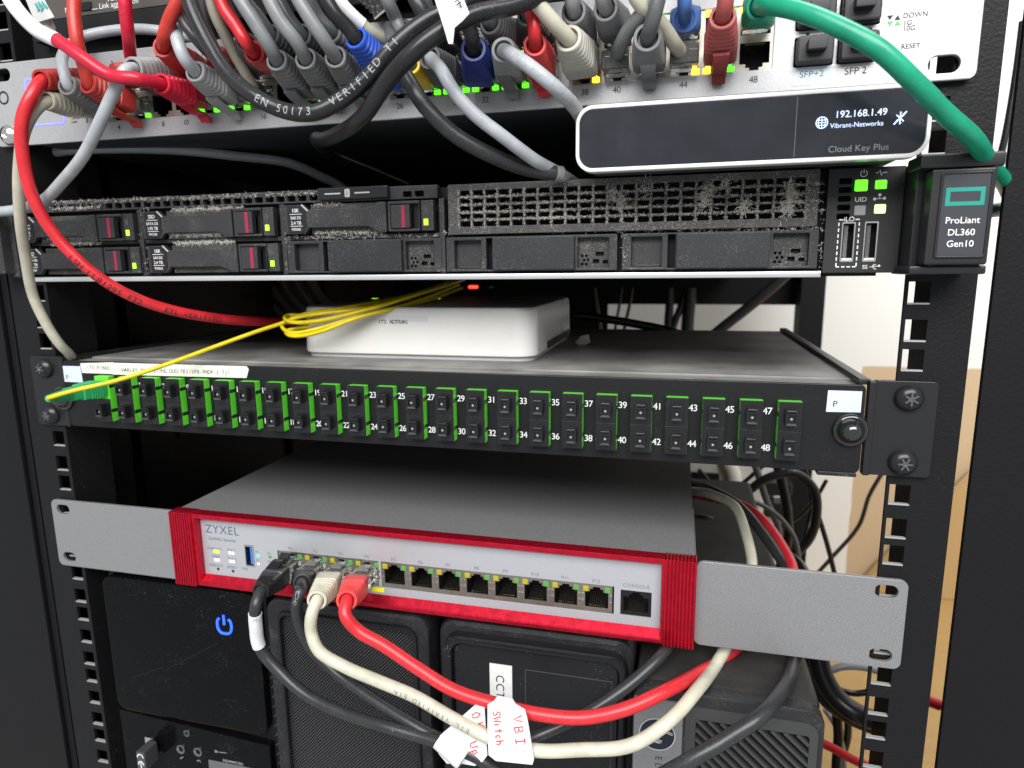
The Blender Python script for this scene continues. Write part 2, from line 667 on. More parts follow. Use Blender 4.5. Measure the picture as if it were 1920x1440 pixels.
one('wall', MB().box(-900, 2600, 900, 940, -480, 1900), wall_mat(), None, None, kind='structure')
one('floor', MB().box(-900, 2600, -60, 900, -500, -480), wood_mat('laminate_floor', (0.46, 0.30, 0.12), (0.36, 0.22, 0.085)), None, None, kind='structure')
one('leaning_board', MB().plate([(458, -479), (1200, -479), (1200, 260), (612, -258), (487, -432)], [], 868, 886),
    wood_mat('pale_wood_board', (0.56, 0.39, 0.19), (0.47, 0.31, 0.13), (6, 6, 2)),
    'pale wooden board standing against the back wall at the right', 'board')

# ------------------------------------------------------------------ rack cabinet
RA, RB = 15.875, 12.7
HZ = [0.0]
for d in (RB, RA, RA) * 6:
    HZ.append(HZ[-1] + d)
dn = [0.0]
for d in (RA, RA, RB) * 8:
    dn.append(dn[-1] - d)
HZ = sorted(HZ + dn[1:])
rack = thing('rack_cabinet', (0, 0, -440), 'black open rack cabinet with square holed mounting rails on both sides', 'rack')
for sgn in (-1, 1):
    x0, x1 = (228, 254.3) if sgn > 0 else (-254.3, -226.5)
    b = MB()
    ha, hb = (229.2, 237.6) if sgn > 0 else (-237.3, -228.8)
    b.box(x0, ha, 0, 2, -440, 300).box(hb, x1, 0, 2, -440, 300)
    zs = [-440.0] + [q for z in HZ if -430 < z < 295 for q in (z - 4.75, z + 4.75)] + [300.0]
    for i in range(0, len(zs), 2):
        b.box(ha, hb, 0, 2, zs[i], zs[i + 1])
    for z in HZ[::3]:
        if -430 < z < 290:
            b.disc((sgn * 245, -.03, z + 7), 1.2, seg=12)
    if sgn > 0:
        b.box(250.6, 252.6, 2, 62, -440, 300)
    else:
        b.box(-254.3, -252.3, 2, 72, -440, 300)
        b.box(-228.5, -226.5, 2, 30, -440, 300)
    for z in HZ:
        if -430 < z < 295:
            b.box(ha, hb, -0.03, 1.9, z - 4.75, z - 4.1, mi=1)
    b.build('mounting_rail', [rail_black, mat('cut_metal_edge', (0.38, 0.38, 0.38), 0.5, metal=.3)], rack)
for x in (-252, 295):
    b = MB().box(x, x + 38, 690, 694, -440, 300)
    b.box(x, x + 3, 650, 690, -440, 300)
    b.build('rear_rail', dark_in, rack)
MB().box(-420, -262, -2, 1, -440, 300, b=0.6).box(-262, -257, 1, 40, -440, 300).build('door_frame', frame_black, rack)
MB().box(259.5, 520, -2, 1, -440, 300, b=0.6).build('door_frame', frame_black, rack)
MB().box(-300, -296, 1, 720, -440, 300).build('side_panel', dark_in, rack)
b = MB()
b.box(-297, 330, 700, 704, 27, 300)                              # rear cable tray face
b.box(-297, 30, 700, 704, -440, 27)
b.build('rear_panel', dark_in, rack)
MB().box(-300, 330, 2, 704, 296, 300).build('unseen_top_block', dark_in, rack)  # unseen top, added to keep light out of the rack interior
b = MB()
b.box(-296, -290, 120, 160, -440, 300)
b.box(-296, -288, 330, 336, -440, 300)
b.box(-296, -286, 420, 480, -440, 300)
for z in (-150, -60, 10, 120):
    b.box(-296, -288, 160, 420, z, z + 6)
b.build('side_brace', rail_black, rack)

# ------------------------------------------------------------------ helpers for devices
Y_SW = -4.0


def rj45(pitch, z0, z1, up, y, depth=14, w=11.8, hgt=8.2):
    """one RJ45 opening: metal front frame + black well + contacts, centred on x=0; the latch notch is at the top when up"""
    zc = (z0 + z1) / 2
    a, b_ = zc - hgt / 2 + (-0.7 if up else 0.7), zc + hgt / 2 + (-0.7 if up else 0.7)
    h = w / 2
    if up:
        hole = [(-h, a), (h, a), (h, b_), (3.4, b_), (3.4, b_ + 1.5), (1.9, b_ + 1.5), (1.9, b_ + 2.6), (-1.9, b_ + 2.6), (-1.9, b_ + 1.5), (-3.4, b_ + 1.5), (-3.4, b_), (-h, b_)]
    else:
        hole = [(-h, a), (-3.4, a), (-3.4, a - 1.5), (-1.9, a - 1.5), (-1.9, a - 2.6), (1.9, a - 2.6), (1.9, a - 1.5), (3.4, a - 1.5), (3.4, a), (h, a), (h, b_), (-h, b_)]
    m = MB()
    m.plate([(-pitch / 2, z0), (pitch / 2, z0), (pitch / 2, z1), (-pitch / 2, z1)], [hole], y, y + 0.5, mi=0)
    lo, hi = (a - 2.7, b_ + 2.7)
    m.box(-h - .4, -h, y + .5, y + depth, lo, hi, mi=1).box(h, h + .4, y + .5, y + depth, lo, hi, mi=1)
    m.box(-h, h, y + .5, y + depth, lo - .4, lo, mi=1).box(-h, h, y + .5, y + depth, hi, hi + .4, mi=1)
    m.box(-h, h, y + depth, y + depth + .4, lo, hi, mi=1)
    # shoulders either side of the latch slot
    if up:
        for s in (-1, 1):
            m.box(min(s * 3.4, s * h), max(s * 3.4, s * h), y + .6, y + depth, b_, b_ + 2.6, mi=1)
    else:
        for s in (-1, 1):
            m.box(min(s * 3.4, s * h), max(s * 3.4, s * h), y + .6, y + depth, a - 2.6, a, mi=1)
    for i in range(8):
        x = (i - 3.5) * 1.02
        if up:
            m.add([(x - .17, y + 2.5, a + .25), (x + .17, y + 2.5, a + .25), (x + .17, y + 10, a + 3.6), (x - .17, y + 10, a + 3.6)], [(0, 1, 2, 3)], 2)
            m.box(x - .2, x + .2, y + 1.4, y + 2.5, a + .1, a + .5, mi=2)
        else:
            m.add([(x - .17, y + 2.5, b_ - .25), (x + .17, y + 2.5, b_ - .25), (x + .17, y + 10, b_ - 3.6), (x - .17, y + 10, b_ - 3.6)], [(0, 1, 2, 3)], 2)
            m.box(x - .2, x + .2, y + 1.4, y + 2.5, b_ - .5, b_ - .1, mi=2)
    return m


# ------------------------------------------------------------------ upper device (cropped by the top of the photograph)
d = thing('rack_switch', (-60, 0, 203), 'dark device with brown faceplate above the silver switch, cut off by the photo top', 'switch')
MB().box(-222, 190, 8, 300, 202, 247).build('chassis', dark_in, d)
zf = at(300, 12, 2).z
MB().box(-205, 120, 1.5, 7.5, zf, 262, b=0.8).build('faceplate', mat('brown_faceplate', (0.075, 0.066, 0.058), 0.45, bump=(2500, 0.3, 0.1), speck=(1800, 0.63, (0.2, 0.19, 0.18))), d)
MB().box(-212, 150, 0, 7.5, zf - 11, zf - 0.6, b=0.8).build('lower_trim', black_satin, d)
b = MB()
o = at(186, 17, 1.3)
b.text('Link aggregation', o, 2.7, (1, 0, 0.02))
b.text('Normal', at(122, 24, 1.3), 2.5)
b.text('Power', at(202, 3, 1.3), 2.6)
b.box(at(170, 18, 1.3).x, at(184, 18, 1.3).x, 1.2, 1.4, at(170, 18.6, 1.3).z, at(170, 17.6, 1.3).z)
b.build('lettering', ink_white, d)
q = at(162, 12, 1.3)
MB().box(q.x - 3.4, q.x + 3.4, 0.6, 2, q.z - 2, q.z + 2, b=0.2).build('slide_switch', port_black, d)

# ------------------------------------------------------------------ silver network switch
SZ0, SZ1 = 155.7, 199.5
sw = thing('network_switch', (0, 0, SZ0), 'silver 48 port network switch with green link lights at the top of the photo', 'switch')


def px48(g, i):
    return -172.5 + 88.2 * g + 14.1 * i


holes = []
for g in range(4):
    xa, xb = px48(g, 0) - 7.1, px48(g, 5) + 7.1
    holes.append([(xa, 164.9), (xb, 164.9), (xb, 190.2), (xa, 190.2)])
for x in (185.2, 201.4):
    holes.append(rr(x - 7.3, x + 7.3, 164.8, 176.0, 0.4, 1))
    holes.append(rr(x - 7.3, x + 7.3, 178.6, 189.6, 0.4, 1))
for s in (-1, 1):
    for z in (161.8, 193.4):
        holes.append(rr(s * 233 - 5.6, s * 233 + 5.6, z - 3.3, z + 3.3, 3.2, 6))
MB().plate(rr(-243, 244.5, SZ0, SZ1, 3.0), holes, Y_SW, Y_SW + 2.0, bev=0.35).build('faceplate', silver, sw)
b = MB().plate([(-219, SZ0 + .6), (219, SZ0 + .6), (219, SZ1 - .6), (-219, SZ1 - .6)], [[(-217, SZ0 + 1.6), (217, SZ0 + 1.6), (217, SZ1 - 1.6), (-217, SZ1 - 1.6)]], Y_SW + 2.0, 300)
b.box(-217.5, 217.5, 60, 62, SZ0 + 1, SZ1 - 1)
b.build('chassis', dark_shell, sw)
# ports
pb = rj45(14.1, 164.9, 177.55, False, Y_SW + 0.7).build('ethernet_port', [port_metal, port_black, gold], sw)
pt = rj45(14.1, 177.55, 190.2, True, Y_SW + 0.7).build('ethernet_port', [port_metal, port_black, gold], sw)
ledm = MB().box(-1.5, 1.5, Y_SW - 0.1, Y_SW + 1.5, -1.0, 1.0, b=0.25).build('led', led_green, sw)
LIT = {4: 'g', 6: 'g', 12: 'G', 14: 'G', 16: 'g', 20: 'g', 22: 'G', 24: 'g', 28: 'g', 30: 'G', 32: 'G', 34: 'G', 36: 'g', 38: 'a', 44: 'a', 46: 'A',
       11: 'g', 27: 'G', 33: 'g', 37: 'g', 39: 'g', 41: 'g', 43: 'g', 45: 'M', 47: 'M'}
first = True
for g in range(4):
    for i in range(6):
        x = px48(g, i)
        nb = 2 * (6 * g + i) + 2
        for k, (src, n) in enumerate(((pb, nb), (pt, nb - 1))):
            po = src if (g, i) == (0, 0) else inst(src, sw, (0, 0, 0))
            po.location.x = x * S
            c = LIT.get(n)
            zl = 166.4 if k == 0 else 188.7
            if c:
                for sd in (-1, 1):
                    if c in 'ga' and sd < 0:
                        continue
                    l = ledm if first else ledm.copy()
                    if not first:
                        COL.objects.link(l)
                    first = False
                    l.parent = po
                    l.location = Vector((sd * 4.75, 0, zl - SZ0)) * S
                    amber = c in 'aA' and not (c == 'A' and sd > 0) or (c == 'M' and sd < 0)
                    l.material_slots[0].link = 'OBJECT'
                    l.material_slots[0].material = led_amber if amber else led_green
ledm.data.transform(Matrix.Translation((0, 0, SZ0 * S)))
# dust plugs
b = MB()
b.box(-6.9, 6.9, Y_SW - 5, Y_SW + 4, -5.3, 5.3, b=1.3)
b.box(-3.6, 3.6, Y_SW - 9.5, Y_SW - 4.5, -1.6, 2.6, b=0.6)
b.box(-6.95, 6.95, Y_SW - 4.2, Y_SW - 3.4, -0.2, 0.2)
pl0 = b.build('dust_plug', mat('plug_rubber', (0.022, 0.022, 0.025), 0.5, bump=(1800, 0.15, 0.1)), sw)
pl0.data.transform(Matrix.Translation((0, 0, SZ0 * S)))
for n, (x, z) in enumerate(((185.2, 170.3), (201.4, 170.3), (185.2, 184.1), (201.4, 184.1))):
    o = pl0 if n == 0 else inst(pl0, sw, (0, 0, 0))
    o.location = Vector((x, 0, z - SZ0)) * S
# lettering
b = MB()
yt = Y_SW - 0.12
for g in range(4):
    for i in range(6):
        n = 2 * (6 * g + i) + 2
        b.text(str(n), (px48(g, i), yt, 160.2), 2.6, align='CENTER', spacing=0.92)
        b.text(str(n - 1), (px48(g, i), yt, 192.3), 2.4, align='CENTER', spacing=0.92)
b.text('SFP+2', (185.0, yt, 160.6), 2.6, align='CENTER')
b.text('SFP 2', (201.4, yt, 160.6), 2.6, align='CENTER')
for t, u, v, h in (('DOWN', 1693, 34, 1.8), ('1G', 1693, 47.5, 1.8), ('10G', 1692.5, 58, 1.8), ('RESET', 1689, 92, 1.8)):
    b.text(t, at(u, v, yt), h)
for (u, v, c) in ((1669, 33, 1), (1683, 33, 0)):
    q = at(u, v, yt)
    s = 1 if c == 0 else -1
    b.add([q + Vector((-1.1, 0, -s * .8)), q + Vector((1.1, 0, -s * .8)), q + Vector((0, 0, s * .9))], [(0, 1, 2)])
b.add([(181.6, yt, 177.6), (183.6, yt, 177.6), (182.6, yt, 176.2)], [(0, 1, 2)])
b.add([(204.6, yt, 176.4), (206.6, yt, 176.4), (205.6, yt, 177.8)], [(0, 1, 2)])
q = at(6.5, 183.5, yt)
b.disc(q, 3.6, seg=28, r0=2.6)
b.stroke([at(134, 213, yt), at(139, 213, yt), at(139, 217, yt), at(134, 217, yt), at(134, 213, yt)], 0.25)
for k, t in enumerate(('DOWN', '10/100', '1000')):
    b.text(t, at(136, 217 + 7 * k, yt), 1.1)
b.build('lettering', ink, sw)
b = MB()
for (u, v, c) in ((1669, 44, 1), (1683, 43, 0)):
    q = at(u, v, yt)
    s = 1 if c == 0 else -1
    b.add([q + Vector((-1.1, 0, -s * .8)), q + Vector((1.1, 0, -s * .8)), q + Vector((0, 0, s * .9))], [(0, 1, 2)])
q = at(134, 229, yt)
b.box(q.x - .7, q.x + .7, yt, yt + .05, q.z - .6, q.z + .6)
b.build('status_key', mat('key_green', (0.10, 0.42, 0.12), 0.5), sw)
q = at(134, 222, yt)
MB().box(q.x - .7, q.x + .7, yt, yt + .05, q.z - .6, q.z + .6).build('status_key', mat('key_orange', (0.75, 0.22, 0.06), 0.5), sw)
MB().box(178.0, 192.5, yt, Y_SW, 157.6, 164.6).build('paper_label', mat('pale_blue_label', (0.60, 0.68, 0.74), 0.4), sw)
x0, x1, z0, z1 = -218, -193.5, 165.3, 190.4
MB().plate(rr(x0, x1, z0, z1, 2), [rr(x0 + 1.1, x1 - 1.1, z0 + 1.1, z1 - 1.1, 1.4)], yt - .1, Y_SW).build('status_screen', lcd_blue, sw)
b = MB()
q = at(8, 252, Y_SW)
b.lathe((-233, Y_SW, 161.6), (0, -1, 0), [(5.6, 0), (5.6, 0.8), (4.4, 2.6), (2.2, 3.4), (1.2, 2.2)], 20)
b.build('screw', chrome, sw)

# ------------------------------------------------------------------ controller appliance (white rim, dark glass)
ck = thing('network_controller', (157, -30, 123.6), 'slim white rimmed controller with glossy dark front and small lit screen', 'controller')
ang = math.radians(0.4)
KZ0, KZ1, KX0, KX1 = 123.8, 150.0, 92.2, 222.6
MB().plate(rr(KX0, KX1, KZ0, KZ1, 7.0, 8), [rr(KX0 + 1.5, KX1 - 1.5, KZ0 + 1.6, KZ1 - 1.6, 5.6, 8)], -30, -24.5, bev=0.35).build('front_rim', trim_white, ck)
MB().plate(rr(KX0 + 1.6, KX1 - 1.6, KZ0 + 1.7, KZ1 - 1.7, 5.5, 8), [], -27, 100).build('casing', mat('casing_grey', (0.05, 0.05, 0.052), .5), ck)
MB().plate(rr(KX0 + 1.4, KX1 - 1.4, KZ0 + 1.5, KZ1 - 1.5, 5.7, 8), [], -29.4, -27.5, bev=0.3).build('front_glass', glass_dark, ck)
gs = at(1492, 240, -29.5).x
b = MB().box(gs - .12, gs + .12, -29.52, -29.3, KZ0 + 2.2, KZ1 - 2.2)
b.build('seam', mat('seam_grey', (0.10, 0.105, 0.115), 0.3), ck)
yg = -29.55
b = MB()
b.text('192.168.1.49', at(1565, 221, yg), 2.42, (1, 0, 0.0), bold=0.012)
b.text('Vibrant-Networks', at(1556, 240.5, yg), 1.72, (1, 0, 0.0))
q = at(1541, 230, yg)
b.disc(q, 2.2, seg=24, r0=1.85)
for dx in (-0.9, 0, 0.9):
    b.stroke([q + Vector((dx, 0, -1.9 + abs(dx) * .5)), q + Vector((dx * 1.5, 0, 0)), q + Vector((dx, 0, 1.9 - abs(dx) * .5))], 0.28)
for dz in (-0.9, 0, 0.9):
    b.stroke([q + Vector((-2 + abs(dz) * .3, 0, dz)), q + Vector((2 - abs(dz) * .3, 0, dz))], 0.28)
q = at(1688, 221, yg)
b.stroke([q + Vector((-2.0, 0, -2.2)), q + Vector((2.0, 0, 2.2))], 0.5)
b.stroke([q + Vector((-1.3, 0, 1.1)), q + Vector((1.2, 0, -1.2)), q + Vector((0, 0, -2.2)), q + Vector((0, 0, 2.2)), q + Vector((1.2, 0, 1.0)), q + Vector((-1.3, 0, -1.1))], 0.4)
b.build('screen_text', oled, ck)
MB().text('Cloud Key Plus', at(1552, 286, yg), 2.3, (1, 0, 0.0), spacing=1.02).build('lettering', ink_dim, ck)

# ------------------------------------------------------------------ rack server
YS = 0.0
sv = thing('rack_server', (0, 0, 80), 'dusty black rack server with drive bays and a silver lower edge, below the silver switch', 'server')
MB().box(-217, 217, 3, 690, 80.2, 124.2).build('chassis', dark_in, sv)
MB().plate([(-233, 79.8), (194.2, 79.8), (194.2, 82.6), (-233, 82.6)], [], -3.0, 3.0, bev=0.7).build('lower_trim', trim_alu, sv)


def sx(px):                       # bay positions read along the face
    return at(px, 0, 0).x


# upper vent strip above the drives
vh = []
x = -214.0
k = 0
while x < -43:
    vh.append(rr(x, x + 4.6, 119.9, 122.6, 0.5, 2))
    x += 6.35
for x in (2.5, 8.8):
    vh.append(rr(x, x + 4.6, 119.9, 122.6, 0.5, 2))
MB().plate([(-233, 118.9), (20.5, 118.9), (20.5, 125.2), (-233, 125.2)], vh, -1.5, 3, bev=0.25).build('vent_strip', server_plas, sv)
b = MB().box(-42.6, -4.2, -4.2, -1.4, 119.6, 125.6, b=0.6)
b.box(-13.4, -4.4, -4.5, -1.4, 119.9, 125.3, b=0.5)
tab = b.build('pull_tab', black_plas, sv)
b = MB().box(-38.5, -29.8, -4.35, -4.1, 122.2, 122.9).box(-22.0, -13.9, -4.35, -4.1, 122.2, 122.9)
b.plate(rr(-27.4, -24.6, 120.6, 124.6, 0.7), [], -4.35, -4.1)
b.build('tab_mark', mat('tab_grey', (0.5, 0.51, 0.52), 0.4, metal=0.4), tab)
MB().text('i', (-26.5, -4.42, 121.3), 2.6).build('lettering', ink, tab)
# cage dividers
b = MB()
for x in (-153.6, -64.8, 22.6):
    b.box(x - 1.4, x + 1.4, -2.2, 3, 83, 118.6, b=0.4)
b.box(-233, 22, -0.5, 3, 100.4, 102.6, b=0.3)
b.box(-236, -233, -1, 3, 82, 125)
b.build('bay_divider', server_plas, sv)


def make_drive(cap, code, L0):
    """drive carrier, x from 0 to 84, z from 0 to 15.4"""
    o = bpy.data.objects.new('drive_carrier', bpy.data.meshes.new('drive_carrier'))
    return o


def drive(x0, z0, kind):
    W, H = 84.0, 15.2
    b = MB()
    X = lambda u: x0 + u
    Z = lambda v: z0 + v
    # left plate with chopped corners
    ol = [(X(1.5), Z(0.3)), (X(13), Z(0.3)), (X(15.4), Z(3.2)), (X(48), Z(3.2)), (X(54), Z(0.3)), (X(58), Z(0.3)), (X(58), Z(14.8)), (X(54), Z(14.8)), (X(48), Z(12.2)), (X(15.4), Z(12.2)), (X(12.4), Z(14.8)), (X(1.5), Z(14.8))]
    b.plate(ol, [], -5.0, -2.2, bev=0.5)
    b.plate(rr(X(58.8), X(75.5), Z(0.4), Z(14.8), 0.6), [rr(X(60), X(75.2), Z(1.6), Z(13.4), 0.3)], -4.6, -1, bev=0.25)
    b.box(X(76.2), X(82.6), -4.6, -1, Z(0.4), Z(14.8), b=0.4)
    c = b.build('drive_carrier', server_plas, sv)
    MB().box(X(15), X(54), -1.6, 1.5, Z(0.2), Z(14.9)).build('rear_grid', dusty_black, c)
    lb = MB().plate([(X(3.6), Z(0.9)), (X(12.0), Z(0.9)), (X(14.0), Z(3.2)), (X(14.0), Z(11.4)), (X(11.6), Z(14.2)), (X(3.6), Z(14.2))], [], -5.25, -4.9)
    lb.build('label_plate', black_plas, c)
    b = MB()
    yy = -5.35
    if kind == 's':
        T = (('SSD', 11.0, 1.9), ('SATA DS', 7.6, 1.45), ('1.92 TB', 5.0, 1.6), ('P41524', 2.0, 1.3))
    else:
        T = (('10K', 11.0, 1.9), ('SAS DS', 7.6, 1.45), ('2.4 TB', 5.0, 1.6), ('P30562', 2.0, 1.3))
    for t, v, h in T:
        b.text(t, (X(8.3), yy, Z(v)), h, align='CENTER', spacing=0.95)
    for v in (10.0, 4.1):
        b.box(X(5), X(12), yy, yy + .05, Z(v), Z(v) + .22)
    b.build('lettering', ink_white, c)
    MB().stroke([(X(11.9), -5.3, Z(14.7)), (X(15.3), -5.3, Z(11.6))], 0.9).build('silver_edge', mat('edge_silver', (0.55, 0.55, 0.56), 0.3, metal=0.5), c)
    lt = MB().box(X(60.6), X(70.6), -5.6, -2, Z(1.8), Z(13.0), b=0.5).build('latch', gun, c)
    MB().box(X(66.4), X(68.2), -5.72, -5.5, Z(2.1), Z(12.7)).build('red_stripe', red_strip, lt)
    MB().box(X(70.8), X(75), -1.2, -0.6, Z(1.8), Z(13.2)).build('side_slot', port_black, c)
    MB().box(X(77.6), X(79.8), -4.85, -4.4, Z(3.0), Z(6.0)).build('led', led_lime, c)
    MB().box(X(77.6), X(79.8), -4.75, -4.4, Z(8.6), Z(11.6)).build('led_window', mat('window_dark', (0.06, 0.06, 0.06), 0.2), c)
    return c


drive(-238.5, 101.8, 's')
drive(-151.0, 102.4, 's')
drive(-63.3, 103.0, 'h')
drive(-236.5, 83.9, 's')
drive(-149.5, 84.2, 'h')


def blank(x0, x1, z0=83.6, z1=100.0):
    W = x1 - x0
    X = lambda f: x0 + W * f
    b = MB()
    b.plate(rr(x0, x1, z0, z1, 0.6), [rr(X(.05), X(.215), z0 + 1.2, z1 - 1.6, .4), rr(X(.245), X(.285), z0 + .8, z1 - .8, .2), rr(X(.78), X(.955), z0 + 1.2, z1 - 1.4, .4)], -2.6, 1.0, bev=0.3, mi=0)
    b.box(X(.05), X(.215), 1.2, 2, z0 + 1, z1 - 1, mi=0)
    b.box(X(.07), X(.205), -0.4, 1.2, z0 + 1.3, z0 + 2.4, b=.2, mi=0)
    c = b.build('drive_blank', server_plas, sv)
    MB().box(X(.29), X(.765), -5.2, -2.4, z0 + .5, z1 - .5, b=.5).build('flat_cover', server_blank, c)
    hs = []
    for i in range(2):
        for j in range(3):
            hs.append([(X(.80) + i * 1.9 + (j % 2) * .9 + .75 * math.cos(t * math.pi / 3), z0 + 3 + j * 1.9 + .75 * math.sin(t * math.pi / 3)) for t in range(6)])
    for (u, v, w_, h_) in ((.86, 3.2, 3.2, 2.0), (.915, 3.0, 2.6, 1.8), (.875, 6.6, 4.0, 2.0)):
        hs.append(rr(X(u), X(u) + w_, z0 + v, z0 + v + h_, .6, 2))
    MB().plate([(X(.775), z0 + 1), (X(.96), z0 + 1), (X(.96), z1 - 1), (X(.775), z1 - 1)], hs, 1.0, 1.6).build('vent_plate', dusty_black, c)
    return c


blank(-63.0, 22.0)
blank(24.6, 107.4)
blank(109.6, 192.4)
# big grille
gh = []
gx0, gx1, gz0, gz1 = 31.8, 186.4, 104.4, 122.0
NC = 24
for i in range(NC):
    for j in range(5):
        xx = gx0 + (gx1 - gx0) * i / NC
        zz = gz0 + (gz1 - gz0) * j / 5
        gh.append(rr(xx + .55, xx + (gx1 - gx0) / NC - .55, zz + .48, zz + (gz1 - gz0) / 5 - .48, .7, 2))
MB().plate(rr(26.4, 191.2, 101.2, 124.6, 0.8), gh, -3.4, 1.0, bev=0.25).build('vent_grille', mat('dusty_grille', (0.045, 0.044, 0.042), 0.6, speck=(1500, 0.545, (0.30, 0.29, 0.26)), bump=(3000, .3, .2)), sv)
MB().box(28, 190, 8, 9, 102, 124).build('grille_backing', port_black, sv)
MB().box(60, 92, 6, 7.5, 115.0, 116.6).build('led', mat('led_inside', (0.05, 0.3, 0.02), 0.4, emit=(0.25, 1, 0.02, 0.25)), sv)
# control panel
vh = [rr(198.6, 203.4, 120.4 - k * 3.6 - 2.2, 120.4 - k * 3.6, .5, 2) for k in range(5)]
uh = [rr(201.0, 205.9, 86.4, 102.4, .5, 2), rr(209.6, 214.6, 86.4, 102.4, .5, 2)]
cp = MB().plate(rr(194.4, 223.2, 81.6, 124.4, 0.6), vh + uh, -3.6, 1.0, bev=0.3).build('control_panel', mat('panel_black', (0.013, 0.013, 0.014), 0.5, bump=(2200, 0.35, 0.15)), sv)
MB().box(194.6, 223, 8, 9, 82, 124).build('panel_backing', port_black, cp)
MB().box(204.6, 209.3, -4.0, -3.4, 115.0, 119.4, b=.4).build('power_button', led_green, cp)
MB().box(212.2, 216.4, -4.0, -3.4, 115.6, 119.0, b=.4).build('led', led_green, cp)
MB().box(212.6, 216.8, -4.0, -3.4, 105.8, 109.4, b=.4).build('led', led_whit2, cp)
MB().box(205.0, 209.4, -4.0, -3.4, 105.2, 109.2, b=.4).build('identify_button', mat('button_grey', (0.30, 0.31, 0.31), 0.3), cp)
b = MB()
yy = -3.75
b.text('UID', (207.2, yy, 110.7), 1.9, align='CENTER', bold=.01)
b.text('iLO', (203.4, yy, 102.9), 1.9, align='CENTER', bold=.01)
b.text('SS', (209.8, yy, 83.3), 1.6)
b.stroke([(212.6, yy, 84), (216, yy, 84.4)], .25)
b.disc((216.2, yy, 84.5), .45)
b.stroke([(213.4, yy, 84.1), (214.2, yy, 85), (215, yy, 85)], .25)
b.stroke([(213.8, yy, 84.1), (214.4, yy, 83.2), (215.2, yy, 83.2)], .25)
q = Vector((207.6, yy, 121.9))
b.stroke([q + Vector((1.25 * math.sin(t), 0, 1.25 * math.cos(t))) for t in [0.6 + i * (2 * math.pi - 1.2) / 14 for i in range(15)]], .3)
b.stroke([q + Vector((0, 0, .1)), q + Vector((0, 0, 1.6))], .3)
b.stroke([(212, yy, 122), (213, yy, 122), (213.5, yy, 123.2), (214.2, yy, 120.8), (214.8, yy, 122), (216.2, yy, 122)], .3)
for (a_, c_) in ((212.4, 111.6), (216.0, 111.8), (214.2, 113.2)):
    b.disc((a_, yy, c_), .6)
b.stroke([(212.4, yy, 111.6), (216, yy, 111.8)], .25)
b.stroke([(214.2, yy, 111.7), (214.2, yy, 113)], .25)
for (xa, za, xb, zb) in ((199.6, 84.4, 199.6, 103.4), (207.4, 84.4, 207.4, 103.4)):
    n = 8
    for k in range(n):
        t0, t1 = k / n, (k + .6) / n
        b.stroke([(xa, yy, za + (zb - za) * t0), (xb, yy, za + (zb - za) * t1)], .45)
for k in range(4):
    b.stroke([(199.6 + k * 2.1, yy, 84.2), (199.6 + k * 2.1 + 1.3, yy, 84.2)], .45)
b.stroke([(199.5, yy, 103.6), (201.2, yy, 103.6)], .45)
b.stroke([(205.8, yy, 103.6), (207.4, yy, 103.6)], .45)
b.build('lettering', ink_white, cp)
for x in (203.45, 212.1):
    b = MB().plate(rr(x - 2.6, x + 2.6, 86.2, 102.6, .4, 2), [rr(x - 2.1, x + 2.1, 86.8, 102.0, .3, 2)], -3.9, 6, mi=0)
    b.box(x - 1.3, x + .2, -2.0, 6, 87.4, 101.4, mi=1)
    b.box(x - 2.0, x + 2.0, -3.8, -2.0, 86.7, 87.8, mi=2)
    b.build('usb_port', [chrome, mat('usb_insert', (0.09, 0.09, 0.085), 0.6, speck=(1500, 0.5, DUST)), trim_white], cp)
# right ear with pull-out badge
b = MB().box(223.6, 230.5, -16, 1.5, 82.2, 124.4, b=.6)
b.box(226.0, 247.4, -25, -14, 84.6, 120.0, b=1.0)
b.box(221.5, 249.5, -25.6, -10, 120.2, 125.4, b=.9)
b.box(222.0, 248.5, -22, 1.0, 81.0, 84.4, b=.8)
ear = b.build('ear_handle', mat('ear_black', (0.013, 0.013, 0.015), 0.36, bump=(2200, 0.2, 0.1)), sv)
MB().plate(rr(229.0, 246.2, 87.2, 118.6, 1.0), [rr(229.8, 245.4, 88.0, 117.8, .8)], -25.6, -24.8, bev=.2).build('badge_frame', black_plas, ear)
MB().plate(rr(229.9, 245.3, 88.1, 117.7, .7), [], -25.35, -24.8).build('badge_label', mat('badge_grey', (0.045, 0.048, 0.055), 0.25), ear)
yb = -25.5
MB().plate([(231.0, 106.4), (243.9, 106.4), (243.9, 113.0), (231.0, 113.0)], [[(232.5, 107.9), (242.4, 107.9), (242.4, 111.5), (232.5, 111.5)]], yb, yb + .1).build('logo', hpe_green, ear)
b = MB()
for t, z in (('ProLiant', 100.0), ('DL360', 95.6), ('Gen10', 91.4)):
    b.text(t, (237.4, yb, z), 2.35, align='CENTER', bold=.012)
b.build('lettering', ink_white, ear)
MB().box(-252, -238.5, -14, 1.5, 84.5, 120, b=1.2).box(-240.5, -235.5, -8, 1.5, 82.5, 122, b=.8).build('ear_handle', server_plas, sv)
# thread-like dust on the grille and drive bays
b = MB()


def fluff(c, n, ext, ln=1.8):
    for _ in range(n):
        p = Vector(c) + Vector((random.gauss(0, ext[0]), random.gauss(0, ext[1]), random.gauss(0, ext[2])))
        dr = Vector((random.gauss(0, 1), random.gauss(0, .5), random.gauss(0, 1))).normalized()
        pts = [p]
        for _k in range(3):
            dr = (dr + Vector((random.gauss(0, .6), random.gauss(0, .4), random.gauss(0, .6)))).normalized()
            pts.append(pts[-1] + dr * ln / 3 * random.uniform(.4, 1.3))
        b.stroke(pts, random.uniform(.06, .16), (0.1, -1, .05))


